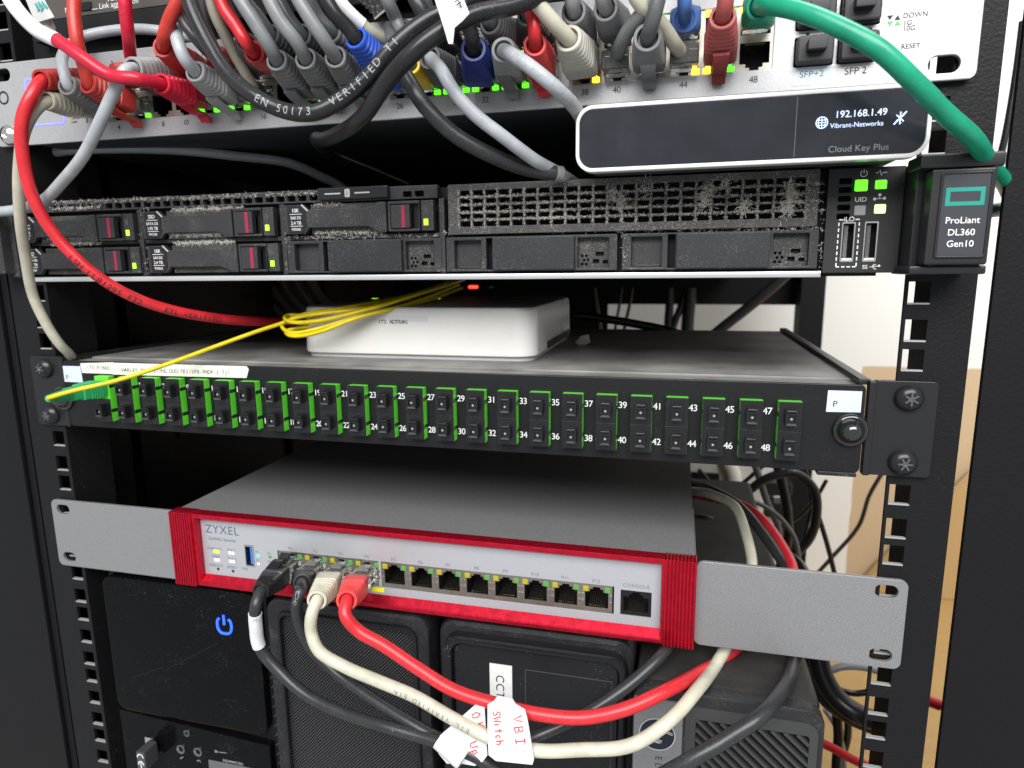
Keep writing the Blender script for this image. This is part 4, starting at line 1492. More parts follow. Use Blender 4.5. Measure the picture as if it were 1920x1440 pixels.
def boot_mb(A, E, w0, h0, r1, ribs=6, plain=0.38, split=True, rim=True):
    """moulded strain relief from the plug end A to the open ring E"""
    A, E = Vector(A), Vector(E)
    t = (E - A).normalized()
    side = Vector((1, 0, 0))
    side = (side - t * side.dot(t)).normalized()
    upv = side.cross(t) * -1
    n = 24
    L = (E - A).length

    def sec(f, w, h, e):
        c = A + t * (L * f)
        o = []
        for i in range(n):
            a = 2 * math.pi * (i + .5) / n
            ca, sa = math.cos(a), math.sin(a)
            o.append(c + side * (w * math.copysign(abs(ca) ** (2 / e), ca)) + upv * (h * math.copysign(abs(sa) ** (2 / e), sa)))
        return o
    S_ = []
    S_.append(sec(0, w0 * .96, h0 * .96, 7))
    S_.append(sec(.02, w0, h0, 7))
    S_.append(sec(plain * .8, w0, h0, 6))
    S_.append(sec(plain, w0 * .97, h0 * .99, 5))
    for k in range(ribs):
        f0 = plain + (1 - plain) * (k + .25) / ribs
        f1 = plain + (1 - plain) * (k + 1) / ribs
        for f, g in ((f0, .86), (f0 + (f1 - f0) * .28, .86), (f0 + (f1 - f0) * .40, 1.0), (f1 - (f1 - f0) * .12, 1.0)):
            q = (f - plain) / (1 - plain)
            w = (w0 * .97 * (1 - q) + r1 * q) * g
            h = (h0 * .99 * (1 - q) + r1 * q) * g
            S_.append(sec(min(f, 1), w, h, 5 * (1 - q) + 2.2 * q))
    S_.append(sec(1.0, r1, r1, 2))
    S_.append(sec(1.015, r1 * .95, r1 * .95, 2))
    if rim:
        S_.append(sec(1.015, r1 * .76, r1 * .76, 2))
        S_.append(sec(.90, r1 * .70, r1 * .70, 2))
    return MB().loft(S_)


def plug_mb(x, y0, z, up, L=10.0, wires=False):
    """clear modular plug body; y0 = panel plane, projects L mm; + locking tongue"""
    m = MB()
    m.box(x - 5.8, x + 5.8, y0 - L, y0 + 3, z - 3.9, z + 3.9, b=.5, seg=1)
    return m


def tongue(x, y0, z, up, L, w=6.2, drop=8.0, col=None):
    """curved latch lever that springs from the boot and bends back beside the panel"""
    s = 1 if up else -1
    prof = [(-L - 9, 4.2), (-L - 6, 5.6), (-L - 3, 6.6), (-L + 2, 7.6), (-L + 6, drop), (-L + 9, drop + 2.6)]
    path = catmull([Vector((x, y0 + a, z + s * b_)) for a, b_ in prof], 5)
    m = MB()
    secs = []
    for i, c in enumerate(path):
        f = i / (len(path) - 1)
        ww = w / 2 * (1 - .12 * f)
        t = (path[min(i + 1, len(path) - 1)] - path[max(i - 1, 0)]).normalized()
        nn = Vector((1, 0, 0)).cross(t).normalized() * .7
        X = Vector((ww, 0, 0))
        secs.append([c - X - nn, c + X - nn, c + X + nn, c - X + nn])
    m.loft(secs)
    return m


NCABLE = [0]


def cable(label, pts, r, col, boot=None, port=None, group=None, text=None, style='ribbed', name='patch_cable', cat='cable', smooth=8, up=False, latch=None, start=None, plug=True, boot_len=None, E=None, sleeve=None, extra_first=True, bw=6.3, bh=5.6, r1=4.9, ribs=6, alen=8.0):
    """pts: (u, v, y) along the cable after the boot; port=(x, z, panel y); E=(u, v, y) of the boot's open ring"""
    P = [q if isinstance(q, Vector) else at(*q) for q in pts]
    if port:
        x, z, y0 = port
        o = thing(name, (x, y0, z), label, cat, group)
        Lp = alen + 3.0
        A = Vector((x, y0 - alen, z))
        Ev = at(*E)
        if plug:
            plug_mb(x, y0, z, up, Lp).build('plug', clear, o)
        if boot is not None:
            boot_mb(A, Ev, bw, bh, r1, ribs=ribs).build('strain_boot', boot, o)
            if latch:
                tongue(x, y0, z, up, Lp).build('latch', latch, o)
        d = (Ev - A).normalized()
        P = [Ev - d * 6, Ev - d * 1] + P if boot is not None else [A + Vector((0, 1, 0)), Ev] + P
    else:
        o = None
    P = [q if i in (0, len(P) - 1) or i < 2 else q + Vector((random.gauss(0, .35), random.gauss(0, .35), random.gauss(0, .35))) for i, q in enumerate(P)]
    if not isinstance(pts[-1], Vector) and pts[-1][1] < -4:       # leads run on upwards, out of the photograph
        dd = (P[-1] - P[-2]).normalized()
        P.append(P[-1] + dd * 24 + Vector((0, 0, 8)))
        P.append(P[-1] + Vector((dd.x * 22, 12, 34)))
        P.append(P[-1] + Vector((dd.x * 10, 22, 46)))
    if not isinstance(pts[0], Vector) and pts[0][1] < -20 and port is None:
        dd = (P[0] - P[1]).normalized()
        P.insert(0, P[0] + dd * 24 + Vector((0, 0, 8)))
        P.insert(0, P[0] + Vector((dd.x * 22, 12, 34)))
        P.insert(0, P[0] + Vector((dd.x * 10, 22, 46)))
    path = catmull(P, smooth)
    m = MB().tube(path, r, 16)
    if o is None:
        if text or sleeve:
            o = thing(name, P[0], label, cat, group)
            m.build('jacket', col, o)
        else:
            o = one(name, m, col, label, cat, group)
            return o, path
    else:
        m.build('jacket', col, o)
    if text:
        for (s, s0, h, flip, pitch, ik) in text:
            b = MB()
            tube_text(b, path, r, s, s0, h, flip, pitch)
            b.build('printed_text', ik, o)
    if sleeve:
        for (i0, i1, m_) in sleeve:
            MB().tube(path[i0:i1], r + .35, 16).build('label_sleeve', m_, o)
    return o, path


ZB, ZT = 171.0, 184.0


def pp(n):
    k = (n - 1) // 2
    return (px48(k // 6, k % 6), ZB if n % 2 == 0 else ZT, Y_SW)


R6 = 2.95
ORED = C_ORED
# --- left part
cable('red network cable sweeping from the lit screen corner down to the white terminal', [(57, 180, -44), (41, 225, -46), (44, 290, -44), (66, 375, -40), (110, 448, -34), (180, 515, -26), (250, 558, -14), (330, 585, 4), (430, 600, 30), (540, 604, 75), (640, 600, 120)],
      R6, C_RED, C_BOOTRED, pp(1), G_SW, E=(78, 150, -38), up=True, latch=None,
      text=[('LSH LL81295 FT2', 98, 3.2, False, 2.6, ink), ('ETL VERIFIED', 148, 3.0, False, 2.6, ink)])
cable('beige network cable hanging past the left end of the server to the patch panel corner', [(72, 203, -38), (50, 240, -40), (36, 310, -38), (37, 400, -34), (46, 480, -26), (64, 555, -18), (92, 612, -14), (116, 646, -9), (131, 664, -3), (145, 690, 14)],
      2.7, C_BEIGE, C_BEIGE, pp(2), G_SW, E=(88, 189, -36), latch=None, r1=4.4)
cable('pale grey cable arching over the left switch ports behind the red ones', [(122, 142, -36), (117, 118, -34), (128, 88, -24), (160, 70, -10), (225, 57, -4), (290, 57, 0), (345, 70, 4), (420, 92, 20)],
      2.6, C_LGREY, C_BOOTG, pp(4), G_SW, E=(126, 160, -36), latch=None)
cable('orange red cable rising straight up in front of the brown faceplate at far left', [(158, 128, -36), (147, 90, -40), (141, 40, -40), (139, -30, -36)], R6, C_ORED, C_BOOTRED, pp(6), G_SW, E=(165, 157, -34), latch=C_BOOTRED)
cable('crimson cable dropping from the top edge onto the left switch ports', [(248, 112, -20), (241, 70, -30), (235, 20, -34), (232, -40, -34)], 2.9, C_CRIM, C_BOOTRED, pp(5), G_SW, E=(256, 135, -20), up=True)
cable('light grey cable running diagonally from a grey boot to the left edge', [(234, 132, -46), (217, 168, -47), (192, 225, -46), (158, 290, -42), (120, 340, -36), (80, 374, -30), (40, 392, -24), (0, 398, -20), (-60, 396, -14), (-150, 392, 6), (-190, 400, 40)],
      2.75, C_LGREY, C_BOOTL, pp(9), G_SW, E=(250, 128, -40), up=True, latch=None)
cable('red cable taped white at its upper end, pushed in under port eight', [(255, 152, -52), (205, 138, -54), (160, 112, -56), (110, 78, -56), (68, 56, -56), (30, 8, -54), (5, -40, -50)],
      2.9, C_CRIM, C_CRIM, pp(12), G_SW, E=(302, 157, -40), latch=C_CRIM, sleeve=[(41, 66, C_WHITE)], r1=4.6)
cable('red cable curling out of the orange boot on the left switch ports', [(310, 68, -44), (318, 40, -46), (335, 0, -46), (350, -40, -44)], R6, C_ORED, C_BOOTRED, pp(11), G_SW, E=(306, 88, -38), up=True)
cable('light grey cable with pale ribbed boot and long latch beside number 14', [(347, 110, -42), (334, 75, -42), (326, 45, -38), (332, 10, -30), (345, -40, -26)], 2.85, C_LGREY, C_BOOTL, pp(14), G_SW, E=(366, 134, -36), latch=C_BOOTL)
cable('beige cable without boot sloping down into port 16', [(470, 152, -16), (447, 112, -24), (425, 70, -32), (403, 25, -38), (388, -40, -42)], 2.6, C_BEIGE, None, pp(16), G_SW, E=(484, 168, -10))
cable('red cable entering the orange boot left of the grey row', [(462, 82, -40), (443, 52, -42), (420, 15, -42), (402, -30, -42)], R6, C_RED, C_BOOTRED, pp(17), G_SW, E=(476, 98, -32), up=True)
lab = {20: 'first grey cable of the lower grey row, left of its two neighbours', 22: 'middle grey cable of the lower grey row of three ribbed boots', 24: 'last grey cable of the lower grey row, next to the blue boot'}
for n, u, v, dx in ((20, 519, 113, -2), (22, 573, 110, 0), (24, 629, 107, 2)):
    cable(lab[n], [(u - 18 - dx, v - 28, -44), (u - 45 - dx, v - 70, -48), (u - 75 - dx, v - 125, -50), (u - 92 - dx, v - 165, -50)], R6, C_GREY, C_BOOTG, pp(n), G_SW, E=(u, v, -37), latch=C_BOOTG)
lab = {19: 'dark grey cable of the upper grey row, nearest the orange boot', 21: 'dark grey cable in the middle of the upper grey row', 23: 'dark grey cable of the upper grey row beside the blue boot'}
for n, u, v in ((19, 507, 66), (21, 566, 66), (23, 621, 60)):
    cable(lab[n], [(u - 22, v - 28, -36), (u - 48, v - 66, -38), (u - 70, v - 110, -38)], 2.9, C_DGREY, C_BOOTD if n < 23 else C_BOOTG, pp(n), G_SW, E=(u, v, -34), up=True)
cable('black cable plugged in with a bright blue ribbed boot', [(652, 52, -42), (628, 20, -46), (600, -25, -48)], 3.1, C_BLACK, C_BLUE, pp(26), G_SW, E=(668, 72, -40), latch=None, ribs=8)
cable('cream cable with a white taped end behind the blue boot', [(722, 78, -14), (690, 55, -22), (655, 22, -28), (618, -20, -32), (590, -50, -34)], 2.7, C_CREAM, None, pp(25), G_SW, E=(738, 92, -8), up=True, sleeve=[(26, 41, C_WHITE)])
cable('short cable in a yellow boot below the black loops', [(756, 105, -34), (740, 80, -30), (730, 52, -20)], 2.7, C_DGREY, C_YEL, pp(28), G_SW, E=(768, 118, -32), latch=None, ribs=7)
cable('pale grey cable drooping from a dark boot down to the server top edge', [(826, 136, -44), (850, 172, -46), (890, 212, -44), (940, 252, -38), (1000, 296, -26), (1052, 330, -6), (1090, 352, 20)], 2.75, C_LGREY, C_BOOTD, pp(30), G_SW, E=(806, 108, -34), latch=None)
cable('black cable in the navy boot with torn white tape flag', [(882, 62, -42), (872, 30, -44), (860, -20, -46), (850, -50, -46)], 3.1, C_BLACK, C_NAVY, pp(32), G_SW, E=(888, 92, -36), latch=None, bw=7.0, bh=6.5, r1=5.2, ribs=8)
cable('grey cable printed patch cable slanting down behind the white rimmed controller', [(966, 106, -46), (1000, 132, -48), (1040, 162, -44), (1070, 192, -34), (1090, 222, -18), (1100, 250, 0)], 2.85, C_LGREY, C_BOOTL, pp(34), G_SW, E=(944, 94, -38), latch=C_BOOTG,
      text=[('PATCH CABLE', 48, 2.7, True, 3.0, ink_light)])
cable('flat red cable standing upright in a red boot with side lug', [(1001, 62, -40), (997, 30, -40), (992, -30, -38)], 2.6, C_RED, C_CORAL, pp(36), G_SW, E=(1003, 84, -36), latch=C_RED, r1=4.6)
cable('cream cable in the large cream boot with a round tab over port 38', [(1040, 44, -40), (1012, 12, -44), (980, -30, -46)], 3.1, C_CREAM, C_CREAMD, pp(38), G_SW, E=(1066, 72, -34), latch=None, bw=7.2, bh=6.6, r1=5.4, ribs=6)
cable('grey cable without boot curving down into clear port 40 plug', [(1163, 86, -22), (1180, 56, -30), (1208, 22, -36), (1240, -30, -38)], 2.9, C_GREY, None, pp(40), G_SW, E=(1158, 104, -13))
cable('grey cable in the grey boot with pale latch over number 42', [(1219, 50, -40), (1228, 20, -42), (1240, -30, -42)], 2.9, C_DGREY, C_BOOTG, pp(42), G_SW, E=(1214, 70, -36), latch=C_BOOTL, bw=6.8, bh=6.0, r1=5.4)
cable('cream cable running diagonally into the clear plug of port 44', [(1262, 78, -22), (1240, 46, -30), (1208, 8, -38), (1180, -30, -42)], 2.9, C_CREAM, None, pp(44), G_SW, E=(1276, 98, -13))
cable('blue cable plugged in upright above the amber lights', [(1284, 14, -24), (1286, -20, -26), (1288, -50, -28)], 2.8, C_SKY, C_SKY, pp(43), G_SW, E=(1284, 34, -17), up=True, bw=6.2, bh=5.0, r1=5.2, ribs=4)
cable('dusky red cable in a red boot with long latch over number 46', [(1358, 14, -38), (1362, -12, -40), (1370, -50, -40)], 3.0, C_PINK, C_PINK, pp(46), G_SW, E=(1355, 32, -34), latch=C_PINK, bw=6.5, bh=5.8, r1=5.0)
cable('thick green cable arching over the right end of the silver switch', [(1448, 12, -40), (1500, 22, -46), (1560, 46, -52), (1640, 94, -56), (1710, 150, -54), (1770, 208, -46), (1820, 262, -34), (1862, 312, -14), (1888, 350, 8), (1898, 384, 30), (1870, 394, 50), (1830, 396, 70)],
      3.25, C_GREEN, C_GREEN, pp(47), G_SW, E=(1424, 12, -28), up=True, latch=None, ribs=5)
cable('grey cable from the upper row right of the navy boot', [(900, 38, -26), (878, 10, -28), (860, -30, -28)], 2.8, C_DGREY, C_BOOTG, pp(33), G_SW, E=(920, 42, -30), up=True)
cable('grey cable half hidden behind the flat red one', [(985, 8, -28), (978, -30, -28)], 2.8, C_DGREY, C_BOOTD, pp(35), G_SW, E=(990, 28, -27), up=True)
cable('grey cable in a ribbed boot above the large cream boot', [(1073, 6, -36), (1068, -30, -36)], 2.9, C_GREY, C_BOOTG, pp(37), G_SW, E=(1076, 22, -33), up=True)
cable('grey cable in a ribbed boot above the clear port 40 plug', [(1131, 0, -36), (1126, -40, -36)], 2.9, C_GREY, C_BOOTG, pp(39), G_SW, E=(1136, 16, -33), up=True)
cable('dark cable with small rust red boot behind the thick black loop', [(392, 70, -14), (385, 20, -18), (380, -30, -20)], 2.8, C_DGREY, C_BOOTRED, pp(13), G_SW, E=(402, 100, -18), up=True)
cable('black cable entering a clear plug behind the torn tape', [(852, 70, -18), (846, 30, -24), (840, -30, -26)], 2.8, C_BLACK, None, pp(31), G_SW, E=(868, 86, -12), up=True)

LEAD = 130
# --- loose black cables in front of the switch
cable('thick black cable printed EN 50173 looping below the grey boots', [(345, -40, -58), (362, 20, -60), (392, 85, -62), (430, 140, -64), (475, 180, -66), (530, 208, -66), (590, 211, -66), (640, 188, -64), (690, 142, -62), (740, 90, -60), (800, 40, -56), (870, 8, -50), (940, -30, -40)],
      3.25, C_BLACK, None, None, 'loose black cables', text=[('EN 50173  VERIFIED TI', 56 + LEAD, 3.0, False, 3.3, ink_print)], name='black_cable')
cable('second black cable crossing over the printed one and hooking under the switch', [(760, 345, 90), (690, 315, 60), (630, 288, 30), (596, 270, 4), (594, 263, -10), (606, 262, -26), (640, 250, -44), (680, 215, -58), (720, 160, -64), (770, 105, -68), (830, 58, -66), (890, 24, -60), (960, 10, -52), (1010, -6, -46), (1060, -40, -40)],
      3.25, C_BLACK, None, None, 'loose black cables', name='black_cable')
cable('black cable drooping beside the pale grey one to a grey ring end', [(748, 118, -40), (768, 155, -44), (800, 205, -44), (850, 252, -40), (915, 288, -32), (985, 315, -22), (1048, 326, -14)], 3.25, C_BLACK2, None, None, 'loose black cables', name='black_cable')
MB_ = MB().tube([at(1040, 325, -15), at(1053, 327, -13)], 3.5, 18)
one('cable_end_ring', MB_, C_GREY, 'small grey ring at the end of the drooping black cable', 'ring')
cable('dark thin cable behind the thick black one at the top', [(330, 10, -40), (350, 50, -44), (385, 92, -40), (430, 120, -10)], 2.4, C_BLACK2, None, None, 'loose black cables', name='black_cable')
cable('black cable coming down behind the white tape from the top', [(762, -40, -30), (785, 10, -36), (815, 60, -30), (842, 100, -14)], 3.1, C_BLACK2, None, None, 'loose black cables', name='black_cable')
cable('grey cable lying in the shade under the silver switch', [(-30, 335, 6), (30, 306, 12), (110, 284, 18), (220, 279, 24), (340, 283, 34), (450, 292, 46), (540, 306, 60), (600, 330, 76), (630, 345, 84), (655, 362, 90)], 2.8, C_LGREY, None, None, None)

# torn white tape flag
tp = MB()
pts = [(812, -10), (858, -30), (880, 25), (868, 38), (852, 52), (849, 82), (841, 82), (834, 58), (822, 20)]
yb_ = [-73, -73, -73.5, -74, -74, -73, -73, -74, -74]
fv = [at(u, v, yy) for (u, v), yy in zip(pts, yb_)]
bv = [q + Vector((0, .25, 0)) for q in fv]
n = len(fv)
tp.add(fv + bv, [tuple(range(n)), tuple(range(2 * n - 1, n - 1, -1))] + [(i, (i + 1) % n, n + (i + 1) % n, n + i) for i in range(n)])
flag = thing('tape_flag', at(850, 20, -73), 'torn white paper tape with black ink wrapped on the black cable', 'tape')
tp.build('tape', paper, flag)
b = MB()
c = at(862, 6, -74)
b.stroke([at(852, 4, -74.6), at(858, 0, -74.6), at(862, 6, -74.6), at(865, 15, -74.6)], .45)
b.stroke([at(856, 10, -74.6), at(865, 3, -74.6)], .4)
b.build('ink_marks', ink, flag)
# crinkled black scrap with zigzag edge
b = MB()
top = [at(664, -30, -10), at(760, -30, -12)]
edge = [at(672, 4, -10), at(677, 2, -10), at(679, 10, -10), at(684, 9, -10), at(686, 17, -10), at(691, 16, -10), at(693, 24, -10), at(698, 26, -10), at(701, 36, -10), at(746, 0, -12)]
o_ = [top[0]] + edge + [top[1]]
bk = [q + Vector((0, .4, 0)) for q in o_]
n = len(o_)
b.add(o_ + bk, [tuple(range(n)), tuple(range(2 * n - 1, n - 1, -1))] + [(i, (i + 1) % n, n + (i + 1) % n, n + i) for i in range(n)])
zz = thing('plastic_scrap', at(710, 0, -10), 'black crinkled plastic scrap with a zigzag cut edge at the top', 'scrap')
b.build('sheet', mat('scrap_black', (0.03, 0.03, 0.03), .3, bump=(500, .9, .8), speck=(800, .60, (.2, .2, .2))), zz)
MB().stroke([at(702, 35.5, -10.4), at(725, 16, -11), at(750, -8, -12)], 1.0).build('edge_strip', mat('scrap_edge', (.33, .31, .27), .6), zz)
# white plastic clip hanging at the top left
b = MB()
b.loft([[at(u, v, yy) for (u, v, yy) in s] for s in ([(36, -30, -30), (66, -34, -30), (66, -34, -22), (36, -30, -22)], [(60, 28, -32), (90, 12, -32), (92, 14, -23), (62, 30, -23)], [(70, 42, -32), (102, 32, -32), (103, 33, -23), (71, 43, -23)])])
wc = thing('plastic_clip', at(80, 20, -28), 'white plastic clip with teal marks hanging at the upper left corner', 'clip')
b.build('body', trim_white, wc)
MB().lathe(at(86, 40, -27), (at(96, 66, -27) - at(86, 40, -27)), [(3.0, 0), (3.2, 3.5), (2.8, 4.5), (3.1, 8), (2.2, 9.5)], 14).build('tip', mat('tip_grey', (.45, .44, .42), .4), wc)
b = MB()
for a_ in ([(66, 6), (72, 16), (70, 20)], [(71, 4), (80, 14), (76, 20)], [(78, 3), (84, 10), (88, 14)]):
    b.stroke([at(u, v, -32.6) for u, v in a_], 1.2)
b.build('teal_marks', mat('teal_ink', (.06, .38, .38), .5), wc)

# --- fibre patch cord with its green connector and slack coil
fc = thing('fibre_cable', (AX0, YF - 12, 19.7), 'thin yellow fibre cord with green connector, slack coiled in front of the white terminal', 'cable')
MB().box(AX0 - 4.3, AX0 + 4.3, YF - 20, YF - 5, 15.4, 24.0, b=.7).box(AX0 - 3.4, AX0 + 3.4, YF - 27, YF - 18, 16.2, 23.2, b=.8).build('connector', sc_green, fc)
b = MB()
for k in range(5):
    b.box(AX0 - 4.5, AX0 + 4.5, YF - 15.6 + k * 1.7, YF - 14.8 + k * 1.7, 15.2, 24.2, b=.2)
b.build('grip_ribs', sc_green, fc)
tipv = at(92, 747, -52)
boot_mb(Vector((AX0, YF - 26, 19.7)), tipv, 3.0, 3.0, 1.9, ribs=8, plain=.15, rim=False).build('strain_boot', sc_green, fc)
RF = 1.15
p_ = [at(100, 746, -50), tipv, at(101, 743, -54), at(140, 732, -50), at(220, 713, -40), at(310, 684, -24), at(400, 651, -4), at(480, 622, 14), at(528, 606, 26), at(560, 592, 30), at(640, 578, 34), at(740, 560, 60), at(830, 536, 120), at(870, 522, 150)]
MB().tube(catmull(p_, 8), RF, 10).build('jacket', C_FIB, fc)
loops = [[(870, 524, 120), (800, 547, 60), (700, 577, 30), (600, 601, 22), (548, 604, 22), (534, 597, 26), (542, 591, 34), (600, 594, 36)],
         [(866, 540, 130), (790, 566, 60), (690, 588, 30), (590, 618, 20), (548, 624, 20), (531, 616, 24), (530, 606, 30), (560, 604, 36)],
         [(860, 534, 110), (760, 572, 44), (670, 596, 24), (600, 622, 18), (560, 630, 18), (541, 628, 20), (538, 620, 26), (580, 612, 32)],
         [(840, 530, 120), (760, 556, 60), (670, 580, 30), (600, 588, 24), (560, 595, 24), (545, 600, 24), (560, 606, 28), (620, 600, 32)]]
for lp in loops:
    MB().tube(catmull(px3(lp), 8), RF, 10).build('slack_loop', C_FIB, fc)

# --- firewall cables
PX = lambda k: (-73.3 + 15.75 * k, -80.4, YZ - 1)


def fw_plug_wires(o, x, tongue_up=True):
    b = MB()
    cols = []
    for i in range(8):
        xx = x + (i - 3.5) * 1.05
        b.box(xx - .38, xx + .38, YZ - 13.0, YZ - 2, -77.5, -76.9, mi=i % 5)
    b.build('wires', [mat('wire_blue', (.05, .15, .45), .4), mat('wire_white', (.7, .7, .7), .4), mat('wire_orange', (.65, .25, .05), .4), mat('wire_green', (.06, .3, .1), .4), mat('wire_brown', (.2, .1, .05), .4)], o)
    MB().box(x - 3, x + 3, YZ - 9, YZ, -76.0, -75.0, b=.3).build('tongue', clear, o)


tagw = paper
o, pa = cable('black cable with white sleeve marked WL in the first firewall port', [(479, 1136, -46), (479, 1175, -44), (490, 1215, -40), (525, 1262, -40), (580, 1305, -42), (650, 1338, -46), (720, 1362, -50), (790, 1384, -52), (850, 1400, -54), (900, 1425, -54), (960, 1470, -52)],
              3.0, C_BLACK2, C_BLACK, PX(0), G_FW, alen=13.0, E=(489, 1108, -40), up=True, latch=None, sleeve=[(19, 32, C_WHITE)], r1=4.4)
b = MB()
for st in ([(473, 1160), (475, 1166), (478, 1161), (480, 1167), (482, 1160)], [(486, 1160), (486, 1166), (489, 1166)], [(491, 1161), (492, 1165)]):
    b.stroke([at(u, v, -48.6) for u, v in st], .28)
b.build('ink_marks', ink_blue, o)
tongue(PX(0)[0] - .5, YZ, -80.4, True, 14, w=6.5, drop=6.4).build('latch', C_BLACK, o)
fw_plug_wires(o, PX(0)[0])
o, pa = cable('black cable with printed text in the second firewall port', [(562, 1108, -38), (556, 1135, -38), (561, 1170, -36), (580, 1212, -34), (630, 1262, -36), (700, 1312, -42), (770, 1358, -48), (830, 1388, -50), (900, 1400, -50), (980, 1386, -46), (1050, 1362, -40), (1120, 1325, -32), (1190, 1275, -22), (1240, 1228, -10), (1265, 1190, 10)],
              3.0, C_BLACK2, C_BLACK, PX(1), G_FW, alen=13.0, E=(566, 1092, -27), up=True, latch=None, r1=4.6, bh=4.6, ribs=1, text=[('UTP ECHO', 10, 1.9, False, 2.0, ink_print)])
fw_plug_wires(o, PX(1)[0])
o, pa = cable('cream cable with cream boot in the third firewall port', [(584, 1150, -46), (584, 1185, -46), (602, 1220, -46), (650, 1252, -46), (710, 1278, -48), (780, 1305, -50), (850, 1346, -54), (920, 1384, -56), (1000, 1406, -56), (1090, 1410, -54), (1180, 1396, -50), (1255, 1352, -44), (1308, 1296, -28), (1340, 1248, -2), (1366, 1205, 10), (1396, 1110, 34), (1408, 1060, 60), (1400, 1000, 80), (1378, 950, 100), (1330, 928, 120), (1290, 920, 140)],
              3.05, C_CREAM, C_CREAM, PX(2), G_FW, alen=13.0, E=(594, 1126, -42), up=True, latch=None, r1=5.0, text=[('ETL VERIFIED EIA', 118, 2.3, True, 2.6, ink_dim)])
fw_plug_wires(o, PX(2)[0])
o, pa = cable('coral red cable with red boot in the fourth firewall port', [(649, 1150, -46), (672, 1182, -46), (715, 1210, -46), (780, 1250, -46), (850, 1293, -48), (930, 1322, -50), (1010, 1340, -50), (1090, 1344, -48), (1170, 1330, -44), (1250, 1296, -34), (1310, 1262, -12), (1352, 1236, 6), (1400, 1190, 20), (1440, 1140, 36), (1488, 1078, 60), (1470, 1030, 80), (1430, 975, 100), (1385, 945, 120), (1330, 932, 140), (1290, 925, 150)],
              3.15, C_RED, C_CORAL, PX(3), G_FW, alen=13.0, E=(650, 1126, -42), up=True, latch=None, r1=5.2, text=[('EN 50173', 255, 2.4, False, 2.6, ink)])
fw_plug_wires(o, PX(3)[0])
cable('black cable looping from behind the firewall down over the slat grille', [(1290, 905, 160), (1330, 918, 140), (1385, 950, 110), (1430, 1000, 90), (1470, 1060, 70), (1494, 1110, 50), (1500, 1180, 22), (1488, 1245, 4), (1464, 1298, -26), (1420, 1345, -44), (1360, 1388, -50), (1300, 1418, -54), (1230, 1460, -56)], 3.3, C_BLACK2, None, None, None, name='black_cable')


# --- handwritten paper tags on the firewall cables
STR = {'V': [[(0, 1), (.5, 0), (1, 1)]], 'B': [[(0, 0), (0, 1), (.7, .9), (.75, .6), (0, .5), (.8, .4), (.8, .08), (0, 0)]], 'I': [[(.1, 1), (.9, 1)], [(.5, 1), (.5, 0)], [(.1, 0), (.9, 0)]],
       'S': [[(.9, .9), (.4, 1), (.1, .75), (.8, .35), (.6, .02), (.05, .1)]], 'W': [[(0, 1), (.25, 0), (.5, .7), (.75, 0), (1, 1)]], 'i': [[(.3, .6), (.3, 0)], [(.3, .8), (.3, .85)]],
       't': [[(.4, 1), (.4, 0)], [(.1, .65), (.8, .65)]], 'c': [[(.7, .55), (.3, .6), (.1, .3), (.3, 0), (.7, .05)]], 'h': [[(.1, 1), (.1, 0)], [(.1, .4), (.5, .6), (.7, .4), (.7, 0)]],
       'U': [[(0, 1), (.05, .2), (.45, 0), (.85, .2), (.9, 1)]], 'p': [[(.1, .6), (.1, -.4)], [(.1, .55), (.6, .6), (.7, .2), (.15, .05)]], 'O': [[(.5, 1), (.05, .6), (.2, .05), (.7, 0), (.9, .5), (.5, 1)]],
       'K': [[(.1, 1), (.1, 0)], [(.8, 1), (.12, .5), (.85, 0)]], 'D': [[(0, 0), (0, 1), (.8, .7), (.8, .25), (0, 0)]]}


def hand(mb, s, o, u, v, adv, size, n):
    o, u, v = Vector(o), Vector(u), Vector(v)
    for i, ch in enumerate(s):
        for st in STR.get(ch, []):
            mb.stroke([o + u * (adv * i + x * size * .62) + v * (y * size) for x, y in st], .5, n)


PLANE = [None, None]


def on_tag(u, v):
    dv = ray(u, v)
    return CAM + dv * ((PLANE[0] - CAM).dot(PLANE[1]) / dv.dot(PLANE[1]))


def paper_tag(label, corners, back=.6):
    f = [at(*q) for q in corners]
    i1, i2 = len(f) // 3, 2 * len(f) // 3
    nrm = (f[i1] - f[0]).cross(f[i2] - f[0]).normalized()
    for i, q in enumerate(corners):
        dv = ray(q[0], q[1])
        f[i] = CAM + dv * ((f[0] - CAM).dot(nrm) / dv.dot(nrm))
    PLANE[:] = [f[0], nrm]
    if nrm.y > 0:
        nrm = -nrm
    bk = [q - nrm * back for q in f]
    n = len(f)
    m = MB().add(f + bk, [tuple(range(n)), tuple(range(2 * n - 1, n - 1, -1))] + [(i, (i + 1) % n, n + (i + 1) % n, n + i) for i in range(n)])
    t = thing('paper_tag', sum(f, Vector()) / n, label, 'tag', 'handwritten tags on the firewall cables')
    m.build('paper', paper, t)
    return t, nrm


